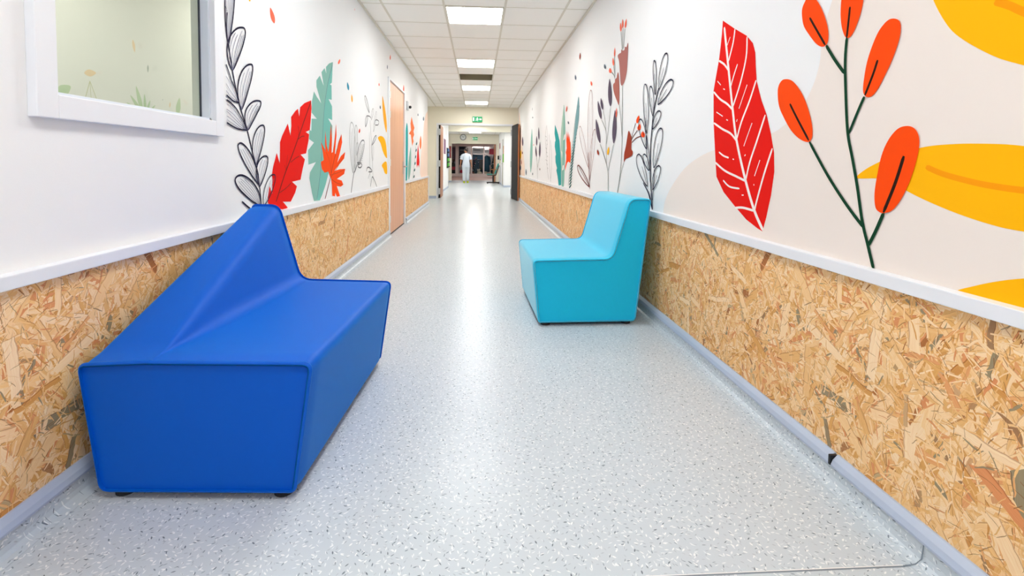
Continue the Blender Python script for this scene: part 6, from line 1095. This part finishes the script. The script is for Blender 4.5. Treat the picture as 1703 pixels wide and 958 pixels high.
    for s in (-1, 1):
        bm = bmesh.new(); pp = [Vector(q_) for q_ in ((s*.06,.006,1.435),(s*.12,.004,1.430),(s*.175,.0,1.395),(s*.210,-.006,1.33),(s*.232,-.012,1.25),(s*.243,-.015,1.20))]; rr_ = (.055,.070,.082,.078,.072,.070); RR = []
        for k_, q_ in enumerate(pp):
            t_ = (pp[min(5,k_+1)]-pp[max(0,k_-1)]).normalized(); u_ = Vector((0,1,0)); w__ = t_.cross(u_).normalized()
            RR.append([bm.verts.new(q_+(u_*math.cos(2*PI*a_/18)+w__*math.sin(2*PI*a_/18))*rr_[k_]) for a_ in range(18)])
        for A_, B_ in zip(RR, RR[1:]):
            for a_ in range(18): bm.faces.new((A_[a_],A_[(a_+1)%18],B_[(a_+1)%18],B_[a_]))
        obj('sleeve', bm, 'tunic', tn, True)
    for s, sw in ((-1,-.05),(1,.04)):
        bm = bmesh.new(); tube(bm, [(s*.07,0,.93),(s*.088,sw*.3,.75),(s*.088,sw*.6+.02,.50),(s*.09,sw*.7,.30),(s*.09,sw,.125),(s*.09,sw,.115)], [.11,.105,.088,.084,.080,.066], 20); obj('trouser_leg', bm, 'trousers', p, True)
        bm = bmesh.new(); ball(bm, (s*.09, sw+.055, .045), .060, (.95,2.1,1.0), n=18)
        for v_ in bm.verts: v_.co.z = max(v_.co.z, .0)
        obj('clog', bm, 'clog', p, True)
    return p
mat('redor_lip', (150,70,60), .5)
nurse((-.60, 24.76, 0))

# ------------------------------------------------------------------ shop window across the lobby
YS = 38.0
w2 = bpy.data.objects.new('window_2', None); COL.objects.link(w2); struct(w2, 'wide shop window with pale frames across the lobby'); w2.location = (0, YS, 0)
bm = bmesh.new(); bx(bm, -4.1, 4.1, -.1, .1, 0, .16); bx(bm, -4.1, 4.1, -.05, .05, 2.34, CH)
for x, wd in ((-3.2,.1),(-2.1,.1),(-1.62,.24),(-.50,.10),(.47,.10),(1.45,.1),(2.6,.1)): bx(bm, x-wd/2, x+wd/2, -.05, .05, .16, 2.34)
obj('window_frame', bm, 'lobby_frame', w2)
box('window_pane', -4.1, 4.1, -.006, .006, .16, 2.34, 'shop_glass', w2)
bm = bmesh.new(); bx(bm, -4.1, 4.1, -.14, -.1, .16, .22); obj('window_sill', bm, 'lobby_frame', w2)
def disp(name, label, cat, x, y, z=0.): return thing(name, label, cat, (x, YS+y, z))
t = disp('banner', 'dark banner hanging behind the shop window left of the person', 'banner', -1.20, .35); box('cloth', -.28, .28, 0, .02, .9, 2.38, 'navy', t); bm = bmesh.new(); cyl(bm, (-.1,-.004,1.55), .11, .01, 'Y', 20); obj('round_print', bm, 'paper', t); box('header', -.2, .15, -.006, 0, 2.02, 2.12, 'clock_rim', t); bm = bmesh.new(); tube(bm, [(-.3,.01,2.38),(.3,.01,2.38)], .012); tube(bm, [(-.25,.01,2.38),(-.25,.01,2.56)], .004); tube(bm, [(.25,.01,2.38),(.25,.01,2.56)], .004); obj('hanging_rail', bm, 'steel', t)
t = disp('storage_crate', 'blue crate with red goods at the foot of the dark banner', 'crate', -1.18, .3); box('crate', -.27, .27, 0, .4, .0, .22, 'blue_leaflet', t); bm = bmesh.new(); ball(bm, (-.1,.15,.36), .15); ball(bm, (.12,.18,.33), .13); obj('goods', bm, 'redsign', t, True); box('lid', -.28, .28, -.01, .41, .22, .25, 'paper', t)
t = disp('curtain', 'dull mauve curtain behind the leftmost shop pane', 'curtain', -2.2, 1.6); box('cloth', -.7, .55, 0, .04, .1, 2.3, 'mauve', t); box('hem', -.7, .55, -.01, 0, .1, .2, 'black', t)
t = disp('toy_figure', 'dark and red figure standing behind the leftmost shop pane', 'figure', -1.92, .6); bm = bmesh.new(); tube(bm, [(0,0,.02),(0,0,.5),(0,0,.95),(0,0,1.2)], [.16,.19,.16,.05], 14); obj('coat', bm, 'black', t, True); bm = bmesh.new(); ball(bm, (0,0,1.28), .1); obj('head', bm, 'brown_toy', t, True); box('sash', -.14, .14, -.2, -.17, .5, .75, 'redsign', t)
def xtree(x, y, h_, r_, label):
    t = disp('christmas_tree', label, 'christmas tree', x, y)
    bm = bmesh.new()
    for k in range(6):
        z = .2+h_*k*.14; rr = r_*(1-k*.15); n = 18
        r0 = bmesh.ops.create_cone(bm, cap_ends=True, segments=n, radius1=rr, radius2=rr*.25, depth=h_*.26, matrix=Matrix.Translation((0,0,z+h_*.13)))
        for v_ in r0['verts']:
            if random.random() < .5: v_.co.x *= .86; v_.co.y *= .86
    obj('foliage', bm, 'tree', t)
    bm = bmesh.new(); cyl(bm, (0,0,.11), .05, .22, n=10); obj('stem', bm, 'brown_toy', t)
    for k in range(14):
        a = random.uniform(PI, 2*PI); q_ = random.random(); rr = r_*(1-q_*.8)*.95; bm = bmesh.new(); ball(bm, (rr*math.cos(a), rr*math.sin(a), .3+q_*h_*.85), .028, n=8); obj('ornament', bm, ('paper','cream_toy','redsign')[k % 3], t, True)
xtree(-.10, 1.0, 1.5, .36, 'dark green decorated christmas tree behind the middle shop pane')
xtree(1.35, 1.1, 2.0, .45, 'tall dark decorated christmas tree behind the right shop pane')
t = disp('backdrop_panel', 'blue painted panel hung behind the middle shop pane', 'panel', 0, 1.55); box('board', -.42, .42, 0, .03, 1.35, 1.75, 'sky_panel', t); box('lower_board', -.42, .42, .0, .02, .3, 1.34, 'navy', t); box('side_board', .12, .42, -.02, 0, .5, 1.3, 'olive', t); box('stand', -.40, -.36, 0, .03, 0, .3, 'black', t); box('stand', .36, .40, 0, .03, 0, .3, 'black', t)
t = disp('shop_sign', 'white sign board across the top of the middle shop pane', 'sign', 0, .25); box('board', -.42, .42, 0, .03, 1.8, 2.25, 'paper', t); 
for q_ in (-.3, .3): bm = bmesh.new(); tube(bm, [(q_,.015,2.25),(q_,.015,2.56)], .004); obj('hanging_wire', bm, 'steel', t); box('stripe', -.36, .2, -.004, 0, 2.05, 2.10, 'mauve', t)
t = disp('shop_sign', 'red sign board at the top of the right shop pane', 'sign', 1.0, .25); box('board', -.1, .42, 0, .03, 1.75, 2.2, 'redsign', t); box('white_field', -.46, -.1, 0, .03, 1.85, 2.1, 'paper', t)
t = disp('garment', 'teal coat hanging behind the right shop pane', 'coat', .72, .75); bm = bmesh.new(); tube(bm, [(0,0,.35),(0,0,.8),(0,0,1.3),(0,0,1.6),(0,0,1.68)], [.25,.22,.2,.16,.05], 16); o = obj('coat', bm, 'teal_fabric', t, True); bm = bmesh.new(); tube(bm, [(-.2,0,1.58),(-.27,0,1.2),(-.26,0,.9)], [.07,.06,.055], 10); obj('sleeve', bm, 'teal_fabric', t, True); bm = bmesh.new(); tube(bm, [(.2,0,1.58),(.27,0,1.2),(.26,0,.9)], [.07,.06,.055], 10); obj('sleeve', bm, 'teal_fabric', t, True)
for x, y, s, m_, lb in ((.14,.30,.22,'cream_toy','large cream plush toy slumped behind the middle shop pane'),(-.28,.2,.12,'brown_toy','small brown plush toy left of the large cream one'),(.66,.18,.15,'cream_toy','cream plush toy behind the right shop pane'),(1.02,.2,.14,'cream_toy','small cream plush toy near the foot of the right tree')):
    t = disp('plush_toy', lb, 'plush toy', x, y, 0); bm = bmesh.new(); ball(bm, (0,0,s*.9+.0), s, (1,.9,.9)); obj('body', bm, m_, t, True)
    bm = bmesh.new(); ball(bm, (-s*.3,-.05,s*2.05), s*.55); ball(bm, (-s*.7,-.05,s*2.5), s*.2); ball(bm, (s*.1,-.05,s*2.5), s*.2); obj('head', bm, m_, t, True)
    for sx in (-1, 1): bm = bmesh.new(); ball(bm, (sx*s*.8,-s*.5,s*.35), s*.36); obj('leg', bm, m_, t, True)
box_ = struct(box('wall_back', -4.1, 4.1, YS+2.4, YS+2.5, 0, CH, 'lobby'))

# ------------------------------------------------------------------ light, camera
w_ = bpy.data.worlds.new('World'); sc.world = w_; w_.use_nodes = True
bg = w_.node_tree.nodes['Background']; bg.inputs[0].default_value = lin((196,220,255)); bg.inputs[1].default_value = WORLD
cam = bpy.data.cameras.new('Camera'); co = bpy.data.objects.new('Camera', cam); COL.objects.link(co); sc.camera = co
cam.sensor_fit = 'HORIZONTAL'; cam.sensor_width = 36; cam.lens = 801/1703*36; cam.clip_start = .02; cam.clip_end = 200
cam.shift_x = (1703/2-844)/1703; cam.shift_y = (311-479)/1703
Mx = Matrix(CAMM).to_4x4(); Mx.translation = Vector((0,0,.97)); co.matrix_world = Mx
sc.view_settings.view_transform = 'Standard'; sc.view_settings.look = 'None'; sc.view_settings.gamma = 1; sc.view_settings.exposure = EXPO; sc.view_settings.use_curve_mapping = False
sc.cycles.max_bounces = 10; sc.cycles.diffuse_bounces = 6; sc.cycles.glossy_bounces = 4; sc.cycles.transparent_max_bounces = 8
sc.cycles.use_denoising = True
sc.cycles.sample_clamp_indirect = 6
